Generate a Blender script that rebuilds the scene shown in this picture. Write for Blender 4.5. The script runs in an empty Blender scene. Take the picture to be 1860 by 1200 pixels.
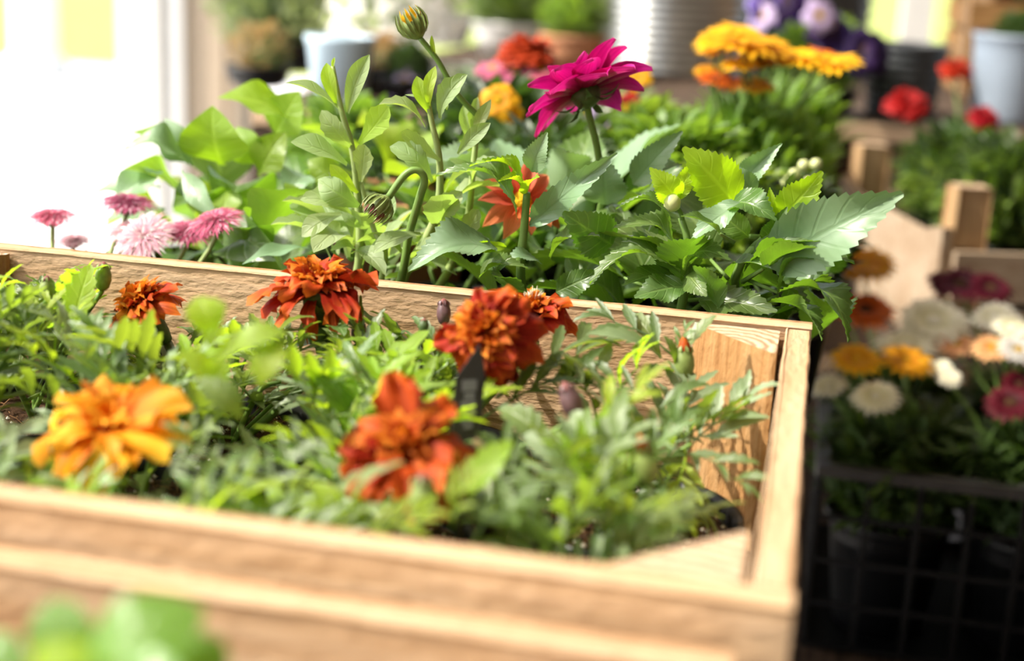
import bpy, math, random
import numpy as np
from mathutils import Vector, Matrix, noise

SC = bpy.context.scene
COL = SC.collection
PI = math.pi
random.seed(7)

# ------------------------------------------------------------------ camera, world, sun, exposure
ROWS = [(0.9752859778831004, 0.21571210369361920, 0.047807014686176735),
        (0.1012184689447266, -0.2438740957741259, -0.9645103664311353),
        (-0.19639766769901, 0.94551240802472540, -0.25968103972361956)]
RX, RY, RZ = [Vector(r).normalized() for r in ROWS]
CAM = Vector((-0.00559, -0.610433, 0.149821))
cd = bpy.data.cameras.new('camera')
cam = bpy.data.objects.new('camera', cd)
COL.objects.link(cam)
cam.matrix_world = Matrix(((RX.x, -RY.x, -RZ.x, CAM.x), (RX.y, -RY.y, -RZ.y, CAM.y),
                           (RX.z, -RY.z, -RZ.z, CAM.z), (0, 0, 0, 1)))
cd.lens = 50
cd.sensor_width = 36
cd.clip_start = 0.02
cd.clip_end = 300
cd.dof.use_dof = True
cd.dof.focus_distance = 0.645
cd.dof.aperture_fstop = 5.0
SC.camera = cam
SC.view_settings.view_transform = 'Standard'
SC.view_settings.look = 'None'
SC.view_settings.gamma = 1
SC.view_settings.use_curve_mapping = False
SC.view_settings.exposure = 0.32

w = bpy.data.worlds.new('sky')
SC.world = w
w.use_nodes = True
nt = w.node_tree
bg = nt.nodes['Background']
sky = nt.nodes.new('ShaderNodeTexSky')
sky.sky_type = 'NISHITA'
sky.sun_disc = False
sky.sun_elevation = math.radians(48)
sky.sun_rotation = math.radians(-108)
sky.air_density = 1.0
sky.dust_density = 4.0
sky.ozone_density = 1.0
hs = nt.nodes.new('ShaderNodeHueSaturation')
hs.inputs['Saturation'].default_value = 0.55
nt.links.new(sky.outputs[0], hs.inputs['Color'])
nt.links.new(hs.outputs[0], bg.inputs[0])
bg.inputs[1].default_value = 0.30

SUN_DIR = Vector((0.64, 0.235, -0.72)).normalized()
sl = bpy.data.lights.new('sun', 'SUN')
sl.energy = 5.2
sl.angle = math.radians(1.2)
sl.color = (1.0, 0.93, 0.80)
so = bpy.data.objects.new('sun', sl)
COL.objects.link(so)
so.rotation_euler = SUN_DIR.to_track_quat('-Z', 'Y').to_euler()
so.location = (-2, 0, 3)


def at(u, v, y):
    """point of the place seen at pixel (u, v), standing at world depth y (millimetres)"""
    d = RX * ((u - 930) / 2583.333) + RY * ((v - 600) / 2583.333) + RZ
    s = (y / 1000 - CAM.y) / d.y
    return CAM + d * s


def onz(u, v, z):
    d = RX * ((u - 930) / 2583.333) + RY * ((v - 600) / 2583.333) + RZ
    s = (z / 1000 - CAM.z) / d.z
    return CAM + d * s


def mmpp(p):
    """metres covered by one pixel at point p"""
    return (Vector(p) - CAM).dot(RZ) / 2583.333


TOCAM = -RZ

# ------------------------------------------------------------------ materials
MATS = {}


def new_mat(name):
    m = bpy.data.materials.new(name)
    m.use_nodes = True
    b = m.node_tree.nodes['Principled BSDF']
    return m, m.node_tree, b


def N(nt, kind, **kw):
    n = nt.nodes.new(kind)
    for k, v in kw.items():
        setattr(n, k, v)
    return n


def plain(name, col, rough=0.6, spec=0.3, metal=0.0, var=0.0, nscale=30, bump=0.0):
    if name in MATS:
        return MATS[name]
    m, nt, b = new_mat(name)
    b.inputs['Roughness'].default_value = rough
    b.inputs['Specular IOR Level'].default_value = spec
    b.inputs['Metallic'].default_value = metal
    tc = N(nt, 'ShaderNodeTexCoord')
    nz = N(nt, 'ShaderNodeTexNoise')
    nz.inputs['Scale'].default_value = nscale
    nz.inputs['Detail'].default_value = 5
    nt.links.new(tc.outputs['Object'], nz.inputs['Vector'])
    rp = N(nt, 'ShaderNodeValToRGB')
    rp.color_ramp.elements[0].position = 0.3
    rp.color_ramp.elements[1].position = 0.7
    rp.color_ramp.elements[0].color = (*[c * (1 - var) for c in col], 1)
    rp.color_ramp.elements[1].color = (*[min(1, c * (1 + var)) for c in col], 1)
    nt.links.new(nz.outputs['Fac'], rp.inputs['Fac'])
    nt.links.new(rp.outputs[0], b.inputs['Base Color'])
    if bump:
        bp = N(nt, 'ShaderNodeBump')
        bp.inputs['Strength'].default_value = bump
        bp.inputs['Distance'].default_value = 0.002
        nt.links.new(nz.outputs['Fac'], bp.inputs['Height'])
        nt.links.new(bp.outputs[0], b.inputs['Normal'])
    MATS[name] = m
    return m


def wood(name, light, mid, dark, bump=0.6, sc=1.0):
    """sawn wood, grain along local X"""
    m, nt, b = new_mat(name)
    L = nt.links.new
    tc = N(nt, 'ShaderNodeTexCoord')
    oi = N(nt, 'ShaderNodeObjectInfo')
    off = N(nt, 'ShaderNodeVectorMath', operation='ADD')
    sc3 = N(nt, 'ShaderNodeVectorMath', operation='SCALE')
    cmb = N(nt, 'ShaderNodeCombineXYZ')
    for k in 'XYZ':
        L(oi.outputs['Random'], cmb.inputs[k])
    L(cmb.outputs[0], sc3.inputs[0])
    sc3.inputs['Scale'].default_value = 3.0
    L(tc.outputs['Object'], off.inputs[0])
    L(sc3.outputs[0], off.inputs[1])
    mp = N(nt, 'ShaderNodeMapping')
    mp.inputs['Scale'].default_value = (14 * sc, 150 * sc, 150 * sc)
    L(off.outputs[0], mp.inputs['Vector'])
    n1 = N(nt, 'ShaderNodeTexNoise')
    n1.inputs['Scale'].default_value = 1.0
    n1.inputs['Detail'].default_value = 6
    n1.inputs['Distortion'].default_value = 0.15
    L(mp.outputs[0], n1.inputs['Vector'])
    mp2 = N(nt, 'ShaderNodeMapping')
    mp2.inputs['Scale'].default_value = (9 * sc, 22 * sc, 22 * sc)
    L(off.outputs[0], mp2.inputs['Vector'])
    n2 = N(nt, 'ShaderNodeTexNoise')
    n2.inputs['Scale'].default_value = 1.0
    n2.inputs['Detail'].default_value = 3
    L(mp2.outputs[0], n2.inputs['Vector'])
    mp3 = N(nt, 'ShaderNodeMapping')
    mp3.inputs['Scale'].default_value = (130 * sc, 330 * sc, 330 * sc)
    L(off.outputs[0], mp3.inputs['Vector'])
    n3 = N(nt, 'ShaderNodeTexNoise')
    n3.inputs['Scale'].default_value = 1.0
    n3.inputs['Detail'].default_value = 4
    L(mp3.outputs[0], n3.inputs['Vector'])
    r1 = N(nt, 'ShaderNodeValToRGB')
    r1.color_ramp.elements[0].position = 0.32
    r1.color_ramp.elements[0].color = (*dark, 1)
    r1.color_ramp.elements[1].position = 0.62
    r1.color_ramp.elements[1].color = (*light, 1)
    e = r1.color_ramp.elements.new(0.45)
    e.color = (*mid, 1)
    L(n1.outputs['Fac'], r1.inputs['Fac'])
    mx = N(nt, 'ShaderNodeMix', data_type='RGBA', blend_type='MULTIPLY')
    mx.inputs['Factor'].default_value = 0.4
    r2 = N(nt, 'ShaderNodeValToRGB')
    r2.color_ramp.elements[0].position = 0.35
    r2.color_ramp.elements[0].color = (0.68, 0.56, 0.44, 1)
    r2.color_ramp.elements[1].position = 0.6
    r2.color_ramp.elements[1].color = (1, 1, 1, 1)
    L(n2.outputs['Fac'], r2.inputs['Fac'])
    L(r1.outputs[0], mx.inputs['A'])
    L(r2.outputs[0], mx.inputs['B'])
    L(mx.outputs['Result'], b.inputs['Base Color'])
    ad = N(nt, 'ShaderNodeMath', operation='MULTIPLY_ADD')
    L(n3.outputs['Fac'], ad.inputs[0])
    ad.inputs[1].default_value = 1.3
    L(n1.outputs['Fac'], ad.inputs[2])
    bp = N(nt, 'ShaderNodeBump')
    bp.inputs['Strength'].default_value = bump
    bp.inputs['Distance'].default_value = 0.0015
    L(ad.outputs[0], bp.inputs['Height'])
    L(bp.outputs[0], b.inputs['Normal'])
    b.inputs['Roughness'].default_value = 0.75
    b.inputs['Specular IOR Level'].default_value = 0.2
    return m


def endgrain(name, light, dark):
    m, nt, b = new_mat(name)
    L = nt.links.new
    tc = N(nt, 'ShaderNodeTexCoord')
    mp = N(nt, 'ShaderNodeMapping')
    mp.inputs['Location'].default_value = (0, 0.02, 0.03)
    L(tc.outputs['Object'], mp.inputs['Vector'])
    wv = N(nt, 'ShaderNodeTexWave', wave_type='RINGS', rings_direction='X')
    wv.inputs['Scale'].default_value = 62
    wv.inputs['Distortion'].default_value = 3.5
    wv.inputs['Detail'].default_value = 4
    wv.inputs['Detail Scale'].default_value = 2.5
    L(mp.outputs[0], wv.inputs['Vector'])
    nz = N(nt, 'ShaderNodeTexNoise')
    nz.inputs['Scale'].default_value = 500
    nz.inputs['Detail'].default_value = 4
    L(tc.outputs['Object'], nz.inputs['Vector'])
    mu = N(nt, 'ShaderNodeMath', operation='MULTIPLY')
    L(wv.outputs['Fac'], mu.inputs[0])
    ad = N(nt, 'ShaderNodeMath', operation='ADD')
    L(nz.outputs['Fac'], ad.inputs[0])
    ad.inputs[1].default_value = 0.35
    L(ad.outputs[0], mu.inputs[1])
    r = N(nt, 'ShaderNodeValToRGB')
    r.color_ramp.elements[0].position = 0.12
    r.color_ramp.elements[0].color = (*dark, 1)
    r.color_ramp.elements[1].position = 0.5
    r.color_ramp.elements[1].color = (*light, 1)
    L(mu.outputs[0], r.inputs['Fac'])
    L(r.outputs[0], b.inputs['Base Color'])
    bp = N(nt, 'ShaderNodeBump')
    bp.inputs['Strength'].default_value = 0.6
    bp.inputs['Distance'].default_value = 0.001
    L(mu.outputs[0], bp.inputs['Height'])
    L(bp.outputs[0], b.inputs['Normal'])
    b.inputs['Roughness'].default_value = 0.85
    return m


def leafmat(name, col, vein, back, trans=0.35, rough=0.42, spec=0.45, veins=9, hue=0.03, val=0.3, tcol=None, vstr=0.6, bump=0.4):
    m, nt, b = new_mat(name)
    L = nt.links.new
    uv = N(nt, 'ShaderNodeUVMap')
    uv.uv_map = 'UVMap'
    sp = N(nt, 'ShaderNodeSeparateXYZ')
    L(uv.outputs[0], sp.inputs[0])
    # |u-.5|*2
    su = N(nt, 'ShaderNodeMath', operation='SUBTRACT')
    L(sp.outputs['X'], su.inputs[0])
    su.inputs[1].default_value = 0.5
    ab = N(nt, 'ShaderNodeMath', operation='ABSOLUTE')
    L(su.outputs[0], ab.inputs[0])
    mid = N(nt, 'ShaderNodeMapRange')
    mid.inputs['From Min'].default_value = 0.055
    mid.inputs['From Max'].default_value = 0.012
    L(ab.outputs[0], mid.inputs['Value'])
    # side veins : sin((v - |u|*.55)*veins*2pi)
    ma = N(nt, 'ShaderNodeMath', operation='MULTIPLY_ADD')
    L(ab.outputs[0], ma.inputs[0])
    ma.inputs[1].default_value = -0.45
    L(sp.outputs['Y'], ma.inputs[2])
    mv = N(nt, 'ShaderNodeMath', operation='MULTIPLY')
    L(ma.outputs[0], mv.inputs[0])
    mv.inputs[1].default_value = veins * 2 * PI
    sn = N(nt, 'ShaderNodeMath', operation='SINE')
    L(mv.outputs[0], sn.inputs[0])
    sv = N(nt, 'ShaderNodeMapRange')
    sv.inputs['From Min'].default_value = 0.80
    sv.inputs['From Max'].default_value = 1.0
    sv.inputs['To Max'].default_value = 0.55
    L(sn.outputs[0], sv.inputs['Value'])
    mxv = N(nt, 'ShaderNodeMath', operation='MAXIMUM')
    L(mid.outputs[0], mxv.inputs[0])
    L(sv.outputs[0], mxv.inputs[1])
    vs = N(nt, 'ShaderNodeMath', operation='MULTIPLY')
    L(mxv.outputs[0], vs.inputs[0])
    vs.inputs[1].default_value = vstr
    c1 = N(nt, 'ShaderNodeMix', data_type='RGBA')
    L(vs.outputs[0], c1.inputs['Factor'])
    c1.inputs['A'].default_value = (*col, 1)
    c1.inputs['B'].default_value = (*vein, 1)
    geo = N(nt, 'ShaderNodeNewGeometry')
    c2 = N(nt, 'ShaderNodeMix', data_type='RGBA')
    L(geo.outputs['Backfacing'], c2.inputs['Factor'])
    L(c1.outputs['Result'], c2.inputs['A'])
    c2.inputs['B'].default_value = (*back, 1)
    oi = N(nt, 'ShaderNodeObjectInfo')
    hv = N(nt, 'ShaderNodeHueSaturation')
    mh = N(nt, 'ShaderNodeMapRange')
    mh.inputs['To Min'].default_value = 0.5 - hue
    mh.inputs['To Max'].default_value = 0.5 + hue
    L(oi.outputs['Random'], mh.inputs['Value'])
    L(mh.outputs[0], hv.inputs['Hue'])
    nz = N(nt, 'ShaderNodeTexNoise')
    tc = N(nt, 'ShaderNodeTexCoord')
    nz.inputs['Scale'].default_value = 6
    nz.inputs['Detail'].default_value = 3
    L(tc.outputs['Object'], nz.inputs['Vector'])
    rm = N(nt, 'ShaderNodeMath', operation='MULTIPLY_ADD')
    L(oi.outputs['Random'], rm.inputs[0])
    rm.inputs[1].default_value = 7.31
    fr = N(nt, 'ShaderNodeMath', operation='FRACT')
    L(rm.outputs[0], fr.inputs[0])
    av = N(nt, 'ShaderNodeMath', operation='ADD')
    L(fr.outputs[0], av.inputs[0])
    L(nz.outputs['Fac'], av.inputs[1])
    vv = N(nt, 'ShaderNodeMapRange')
    vv.inputs['From Max'].default_value = 1.8
    vv.inputs['To Min'].default_value = 1 - val
    vv.inputs['To Max'].default_value = 1 + val
    L(av.outputs[0], vv.inputs['Value'])
    L(vv.outputs[0], hv.inputs['Value'])
    L(c2.outputs['Result'], hv.inputs['Color'])
    L(hv.outputs[0], b.inputs['Base Color'])
    b.inputs['Roughness'].default_value = rough
    b.inputs['Specular IOR Level'].default_value = spec
    bp = N(nt, 'ShaderNodeBump')
    bp.inputs['Strength'].default_value = bump
    bp.inputs['Distance'].default_value = 0.001
    bp.invert = True
    L(mxv.outputs[0], bp.inputs['Height'])
    L(bp.outputs[0], b.inputs['Normal'])
    tr = N(nt, 'ShaderNodeBsdfTranslucent')
    tm = N(nt, 'ShaderNodeMix', data_type='RGBA', blend_type='MULTIPLY')
    tm.inputs['Factor'].default_value = 1
    L(hv.outputs[0], tm.inputs['A'])
    tm.inputs['B'].default_value = (*(tcol or (1.9, 1.9, 0.5)), 1)
    L(tm.outputs['Result'], tr.inputs['Color'])
    ms = N(nt, 'ShaderNodeMixShader')
    ms.inputs[0].default_value = trans
    L(b.outputs[0], ms.inputs[1])
    L(tr.outputs[0], ms.inputs[2])
    L(ms.outputs[0], nt.nodes['Material Output'].inputs['Surface'])
    MATS[name] = m
    return m


def petalmat(name, base, tip, trans=0.3, rough=0.55, streak=0.25, spec=0.2, edge=None, pos=(0.1, 0.8)):
    """colour runs from petal base to petal tip, fine lengthwise streaks"""
    m, nt, b = new_mat(name)
    L = nt.links.new
    uv = N(nt, 'ShaderNodeUVMap')
    uv.uv_map = 'UVMap'
    sp = N(nt, 'ShaderNodeSeparateXYZ')
    L(uv.outputs[0], sp.inputs[0])
    mp = N(nt, 'ShaderNodeMapping')
    mp.inputs['Scale'].default_value = (14, 1.2, 1)
    L(uv.outputs[0], mp.inputs['Vector'])
    nz = N(nt, 'ShaderNodeTexNoise')
    nz.inputs['Scale'].default_value = 1.0
    nz.inputs['Detail'].default_value = 3
    L(mp.outputs[0], nz.inputs['Vector'])
    r = N(nt, 'ShaderNodeValToRGB')
    r.color_ramp.elements[0].position = pos[0]
    r.color_ramp.elements[0].color = (*base, 1)
    r.color_ramp.elements[1].position = pos[1]
    r.color_ramp.elements[1].color = (*tip, 1)
    if edge:
        e = r.color_ramp.elements.new(0.97)
        e.color = (*edge, 1)
    L(sp.outputs['Y'], r.inputs['Fac'])
    mx = N(nt, 'ShaderNodeMix', data_type='RGBA', blend_type='MULTIPLY')
    mx.inputs['Factor'].default_value = streak
    r2 = N(nt, 'ShaderNodeValToRGB')
    r2.color_ramp.elements[0].position = 0.35
    r2.color_ramp.elements[0].color = (0.25, 0.2, 0.2, 1)
    r2.color_ramp.elements[1].position = 0.6
    L(nz.outputs['Fac'], r2.inputs['Fac'])
    L(r.outputs[0], mx.inputs['A'])
    L(r2.outputs[0], mx.inputs['B'])
    oi = N(nt, 'ShaderNodeObjectInfo')
    hv = N(nt, 'ShaderNodeHueSaturation')
    mh = N(nt, 'ShaderNodeMapRange')
    mh.inputs['To Min'].default_value = 0.49
    mh.inputs['To Max'].default_value = 0.512
    L(oi.outputs['Random'], mh.inputs['Value'])
    L(mh.outputs[0], hv.inputs['Hue'])
    mvv = N(nt, 'ShaderNodeMapRange')
    mvv.inputs['To Min'].default_value = 0.75
    mvv.inputs['To Max'].default_value = 1.2
    L(oi.outputs['Random'], mvv.inputs['Value'])
    L(mvv.outputs[0], hv.inputs['Value'])
    L(mx.outputs['Result'], hv.inputs['Color'])
    L(hv.outputs[0], b.inputs['Base Color'])
    b.inputs['Roughness'].default_value = rough
    b.inputs['Specular IOR Level'].default_value = spec
    bp = N(nt, 'ShaderNodeBump')
    bp.inputs['Strength'].default_value = 0.4
    bp.inputs['Distance'].default_value = 0.0006
    L(nz.outputs['Fac'], bp.inputs['Height'])
    L(bp.outputs[0], b.inputs['Normal'])
    tr = N(nt, 'ShaderNodeBsdfTranslucent')
    L(hv.outputs[0], tr.inputs['Color'])
    ms = N(nt, 'ShaderNodeMixShader')
    ms.inputs[0].default_value = trans
    L(b.outputs[0], ms.inputs[1])
    L(tr.outputs[0], ms.inputs[2])
    L(ms.outputs[0], nt.nodes['Material Output'].inputs['Surface'])
    MATS[name] = m
    return m


M_WOOD = wood('sawn_pine', (0.61, 0.43, 0.27), (0.575, 0.39, 0.228), (0.50, 0.32, 0.175), 0.6)
M_WOOD2 = wood('sawn_pine_pale', (0.60, 0.44, 0.29), (0.55, 0.38, 0.23), (0.42, 0.26, 0.14), 0.5)
M_POSTW = wood('planed_pine', (0.46, 0.27, 0.12), (0.42, 0.225, 0.088), (0.31, 0.15, 0.055), 0.6, 1.5)
M_END = endgrain('pine_end_grain', (0.62, 0.45, 0.29), (0.36, 0.22, 0.12))
M_TABLE = wood('dark_bench_wood', (0.10, 0.07, 0.05), (0.07, 0.045, 0.03), (0.03, 0.02, 0.012), 0.5)
M_WHITEP = plain('white_paint', (0.80, 0.79, 0.76), 0.5, var=0.03)
M_BEIGE = plain('beige_paint', (0.40, 0.32, 0.235), 0.6, var=0.04)
M_BLACKP = plain('black_plastic', (0.006, 0.006, 0.007), 0.4, 0.3, var=0.2)
M_GREYP = plain('slate_plastic', (0.055, 0.062, 0.07), 0.45, 0.4, var=0.1)
M_BLUEP = plain('pale_blue_glaze', (0.52, 0.68, 0.80), 0.35, 0.5, var=0.05)
M_BLUEG = plain('blue_grey_glaze', (0.30, 0.36, 0.44), 0.4, 0.5, var=0.08)
M_TERRA = plain('terracotta', (0.62, 0.30, 0.16), 0.8, 0.2, var=0.15, nscale=60)
M_ZINC = plain('zinc', (0.50, 0.51, 0.50), 0.28, 0.5, metal=0.95, var=0.15, nscale=20)
M_SOIL = plain('potting_soil', (0.045, 0.024, 0.013), 0.95, 0.1, var=0.7, nscale=260, bump=1.0)
M_PERL = plain('perlite', (0.55, 0.50, 0.42), 0.9)
M_FIBRE = plain('coir_fibre', (0.19, 0.095, 0.04), 0.9)
M_PAVE = plain('pale_paving', (0.80, 0.79, 0.76), 0.9, 0.1, var=0.05, nscale=4)
M_LAWN = plain('lawn', (0.36, 0.42, 0.13), 0.95, 0.05, var=0.2, nscale=9)
M_FLOOR = plain('porch_floor', (0.05, 0.042, 0.035), 0.8, var=0.25, nscale=8)
M_BLOCKTOP = plain('sky_blocker_paint', (0.55, 0.48, 0.40), 0.8, var=0.05)
M_BLOCKSIDE = wood('sky_blocker_boards', (0.30, 0.20, 0.12), (0.22, 0.14, 0.08), (0.12, 0.07, 0.04), 0.5, 0.4)

L_MARI = leafmat('marigold_leaf', (0.110, 0.175, 0.042), (0.20, 0.28, 0.085), (0.17, 0.24, 0.075), 0.34, 0.46, 0.9, 5, 0.018, 0.42, (2.4, 2.5, 0.45))
L_MARIP = leafmat('marigold_leaf_sage_sheen', (0.225, 0.305, 0.150), (0.30, 0.38, 0.2), (0.26, 0.33, 0.17), 0.25, 0.48, 0.9, 5, 0.012, 0.3, (1.6, 1.7, 0.5))  # pale bluish leaves, with gloss highlights put into the base colour
L_MARIY = leafmat('marigold_leaf_young', (0.26, 0.37, 0.040), (0.34, 0.45, 0.08), (0.28, 0.38, 0.06), 0.48, 0.45, 0.4, 5, 0.015, 0.25, (2.2, 2.4, 0.5))
L_DAHL = leafmat('dahlia_leaf', (0.088, 0.158, 0.034), (0.19, 0.28, 0.08), (0.14, 0.22, 0.055), 0.30, 0.38, 0.8, 6, 0.015, 0.3, (2.2, 2.7, 0.45))
L_DAHLY = leafmat('dahlia_leaf_young', (0.27, 0.40, 0.03), (0.36, 0.5, 0.06), (0.31, 0.44, 0.04), 0.5, 0.42, 0.4, 6, 0.01, 0.15, (2.0, 2.2, 0.35))
L_DAHLP = leafmat('dahlia_leaf_pale', (0.20, 0.31, 0.17), (0.15, 0.26, 0.11), (0.24, 0.35, 0.18), 0.22, 0.38, 0.55, 6, 0.01, 0.15, (1.4, 1.7, 0.6), 0.4, 0.2)
L_OST = leafmat('daisy_bush_leaf', (0.265, 0.345, 0.150), (0.35, 0.44, 0.2), (0.37, 0.45, 0.23), 0.36, 0.55, 0.7, 5, 0.015, 0.2, (1.7, 2.0, 0.5), 0.45)
L_OSTY = leafmat('daisy_bush_leaf_young', (0.31, 0.43, 0.075), (0.38, 0.5, 0.11), (0.35, 0.46, 0.11), 0.5, 0.5, 0.35, 5, 0.012, 0.15, (1.9, 2.1, 0.4), 0.45)
L_BROAD = leafmat('broad_leaf', (0.215, 0.325, 0.040), (0.34, 0.46, 0.10), (0.28, 0.38, 0.075), 0.42, 0.42, 0.5, 6, 0.015, 0.25, (2.0, 2.2, 0.4), 0.5)
L_BASIL = leafmat('basil_leaf', (0.13, 0.26, 0.05), (0.2, 0.36, 0.1), (0.2, 0.34, 0.1), 0.3, 0.3, 0.6, 5, 0.01, 0.2, (2, 2.3, 0.4), 0.4)
L_DARK = leafmat('dark_leaf', (0.045, 0.078, 0.018), (0.08, 0.14, 0.05), (0.07, 0.12, 0.045), 0.2, 0.4, 0.5, 5, 0.015, 0.35, (2, 2.3, 0.5), 0.3)
L_MID = leafmat('mid_leaf', (0.145, 0.235, 0.045), (0.23, 0.33, 0.09), (0.2, 0.29, 0.08), 0.33, 0.4, 0.5, 5, 0.02, 0.35, (2, 2.2, 0.5), 0.3)
L_GREY = leafmat('grey_green_leaf', (0.22, 0.28, 0.15), (0.28, 0.34, 0.2), (0.28, 0.34, 0.2), 0.3, 0.5, 0.4, 5, 0.015, 0.3, (1.5, 1.6, 0.6), 0.3)
L_DRY = leafmat('dry_leaf', (0.36, 0.27, 0.13), (0.42, 0.32, 0.17), (0.40, 0.30, 0.16), 0.3, 0.6, 0.2, 5, 0.015, 0.3, (1.3, 1.1, 0.7), 0.3)
M_STEM = plain('green_stem', (0.16, 0.27, 0.06), 0.45, 0.4, var=0.2)
M_STEMP = plain('pale_green_stem', (0.33, 0.42, 0.15), 0.5, 0.4, var=0.15)
M_STEMD = plain('dark_stem', (0.10, 0.075, 0.04), 0.6, 0.3, var=0.2)
M_CALYX = plain('calyx_green', (0.075, 0.12, 0.04), 0.45, 0.4, var=0.25, nscale=200)
M_CALYXP = plain('bud_green', (0.19, 0.25, 0.07), 0.45, 0.4, var=0.2, nscale=300)
M_BUDTIP = plain('bud_tip_maroon', (0.22, 0.07, 0.06), 0.5, 0.3, var=0.4, nscale=300)
M_HAIR = plain('dry_floret', (0.80, 0.70, 0.52), 0.6)
P_RED = petalmat('marigold_red_petal', (0.36, 0.025, 0.006), (0.50, 0.048, 0.008), 0.25, streak=0.4, edge=(0.66, 0.12, 0.015))
P_DEEP = petalmat('marigold_deep_petal', (0.16, 0.012, 0.006), (0.32, 0.025, 0.008), 0.22, streak=0.4, edge=(0.48, 0.07, 0.015))
P_ORNG = petalmat('marigold_orange_petal', (0.48, 0.06, 0.008), (0.72, 0.16, 0.012), 0.3, streak=0.35, edge=(0.8, 0.25, 0.02))
P_AMBR = petalmat('marigold_amber_petal', (0.80, 0.19, 0.01), (0.95, 0.42, 0.02), 0.35, edge=(1.0, 0.55, 0.05))
P_MAG = petalmat('magenta_petal', (0.42, 0.004, 0.13), (0.66, 0.008, 0.25), 0.3, 0.4, 0.3, 0.3, edge=(0.78, 0.05, 0.36))
P_PINK = petalmat('pink_petal', (0.80, 0.35, 0.45), (0.62, 0.09, 0.20), 0.3, edge=(0.75, 0.22, 0.34))
P_PALEP = petalmat('pale_pink_petal', (0.9, 0.75, 0.75), (0.80, 0.42, 0.52), 0.3, edge=(0.85, 0.5, 0.6))
P_CORAL = petalmat('coral_petal', (0.78, 0.14, 0.05), (0.88, 0.24, 0.12), 0.4, edge=(0.95, 0.35, 0.15))
P_YEL = petalmat('yellow_petal', (0.80, 0.33, 0.01), (0.92, 0.50, 0.015), 0.3, streak=0.15)
P_OYEL = petalmat('orange_petal', (0.65, 0.12, 0.01), (0.82, 0.20, 0.02), 0.3, streak=0.15)
P_CREAM = petalmat('cream_petal', (0.84, 0.80, 0.52), (0.92, 0.89, 0.74), 0.25, streak=0.1)
P_PEACH = petalmat('peach_petal', (0.85, 0.40, 0.15), (0.88, 0.50, 0.25), 0.25, streak=0.1)
P_SCAR = petalmat('scarlet_petal', (0.22, 0.006, 0.004), (0.40, 0.014, 0.008), 0.25, streak=0.3)
P_SCARO = petalmat('orange_scarlet_petal', (0.40, 0.03, 0.008), (0.58, 0.06, 0.012), 0.25, streak=0.2)
P_WINE = petalmat('wine_petal', (0.05, 0.003, 0.008), (0.11, 0.004, 0.015), 0.2, streak=0.2)
P_PURP = petalmat('purple_petal', (0.02, 0.006, 0.05), (0.10, 0.06, 0.30), 0.2, streak=0.2, edge=(0.3, 0.25, 0.6))
P_INK = petalmat('ink_purple_petal', (0.012, 0.005, 0.025), (0.03, 0.012, 0.07), 0.15, streak=0.2)
P_LILAC = petalmat('lilac_petal', (0.60, 0.48, 0.65), (0.62, 0.50, 0.78), 0.3, streak=0.1)
P_WHITE = petalmat('white_petal', (0.80, 0.78, 0.70), (0.86, 0.84, 0.80), 0.3, streak=0.05)
M_DISC = plain('yellow_disc', (0.75, 0.45, 0.02), 0.8, 0.1, var=0.3, nscale=700, bump=0.8)
M_DISCD = plain('dark_disc', (0.12, 0.06, 0.03), 0.8, 0.1, var=0.3, nscale=700, bump=0.8)

mg = bpy.data.materials.new('clear_plastic')
mg.use_nodes = True
g = mg.node_tree.nodes['Principled BSDF']
g.inputs['Transmission Weight'].default_value = 1.0
g.inputs['Roughness'].default_value = 0.05
g.inputs['IOR'].default_value = 1.25
g.inputs['Base Color'].default_value = (0.95, 0.97, 0.96, 1)
M_GLASS = mg

# ------------------------------------------------------------------ geometry helpers
rnd = random.Random(11)


def U(a, b):
    return rnd.uniform(a, b)


def mesh_from(name, V, F, UV=None, mi=None, mats=(), smooth=True):
    me = bpy.data.meshes.new(name)
    me.from_pydata([tuple(v) for v in V], [], [tuple(f) for f in F])
    if UV is not None:
        lay = me.uv_layers.new(name='UVMap')
        li = np.empty(len(me.loops), dtype=np.int32)
        me.loops.foreach_get('vertex_index', li)
        lay.data.foreach_set('uv', np.asarray(UV, dtype=np.float32)[li].ravel())
    for m in mats:
        me.materials.append(m)
    if mi is not None:
        me.polygons.foreach_set('material_index', np.asarray(mi, dtype=np.int32))
    if smooth:
        me.polygons.foreach_set('use_smooth', np.ones(len(me.polygons), dtype=bool))
    me.update()
    return me


class MB:
    """collects pieces of geometry into one mesh"""
    def __init__(self):
        self.V, self.F, self.T, self.I, self.n = [], [], [], [], 0

    def add(self, g, M=None, mi=0):
        V, F, T = g
        V = np.asarray(V, dtype=float)
        if M is not None:
            A = np.array(M)
            V = V @ A[:3, :3].T + A[:3, 3]
        self.V.append(V)
        self.T.append(np.asarray(T, dtype=float))
        n = self.n
        self.F.extend([tuple(i + n for i in f) for f in F])
        self.I.extend([mi] * len(F))
        self.n += len(V)
        return self

    def geom(self):
        return np.vstack(self.V), self.F, np.vstack(self.T)

    def mesh(self, name, mats, smooth=True):
        return mesh_from(name, np.vstack(self.V), self.F, np.vstack(self.T), self.I, mats, smooth)


def grid_faces(nr, nc, wrap=False):
    F = []
    for i in range(nr - 1):
        for j in range(nc if wrap else nc - 1):
            k = (j + 1) % nc
            F.append((i * nc + j, i * nc + k, (i + 1) * nc + k, (i + 1) * nc + j))
    return F


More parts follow.
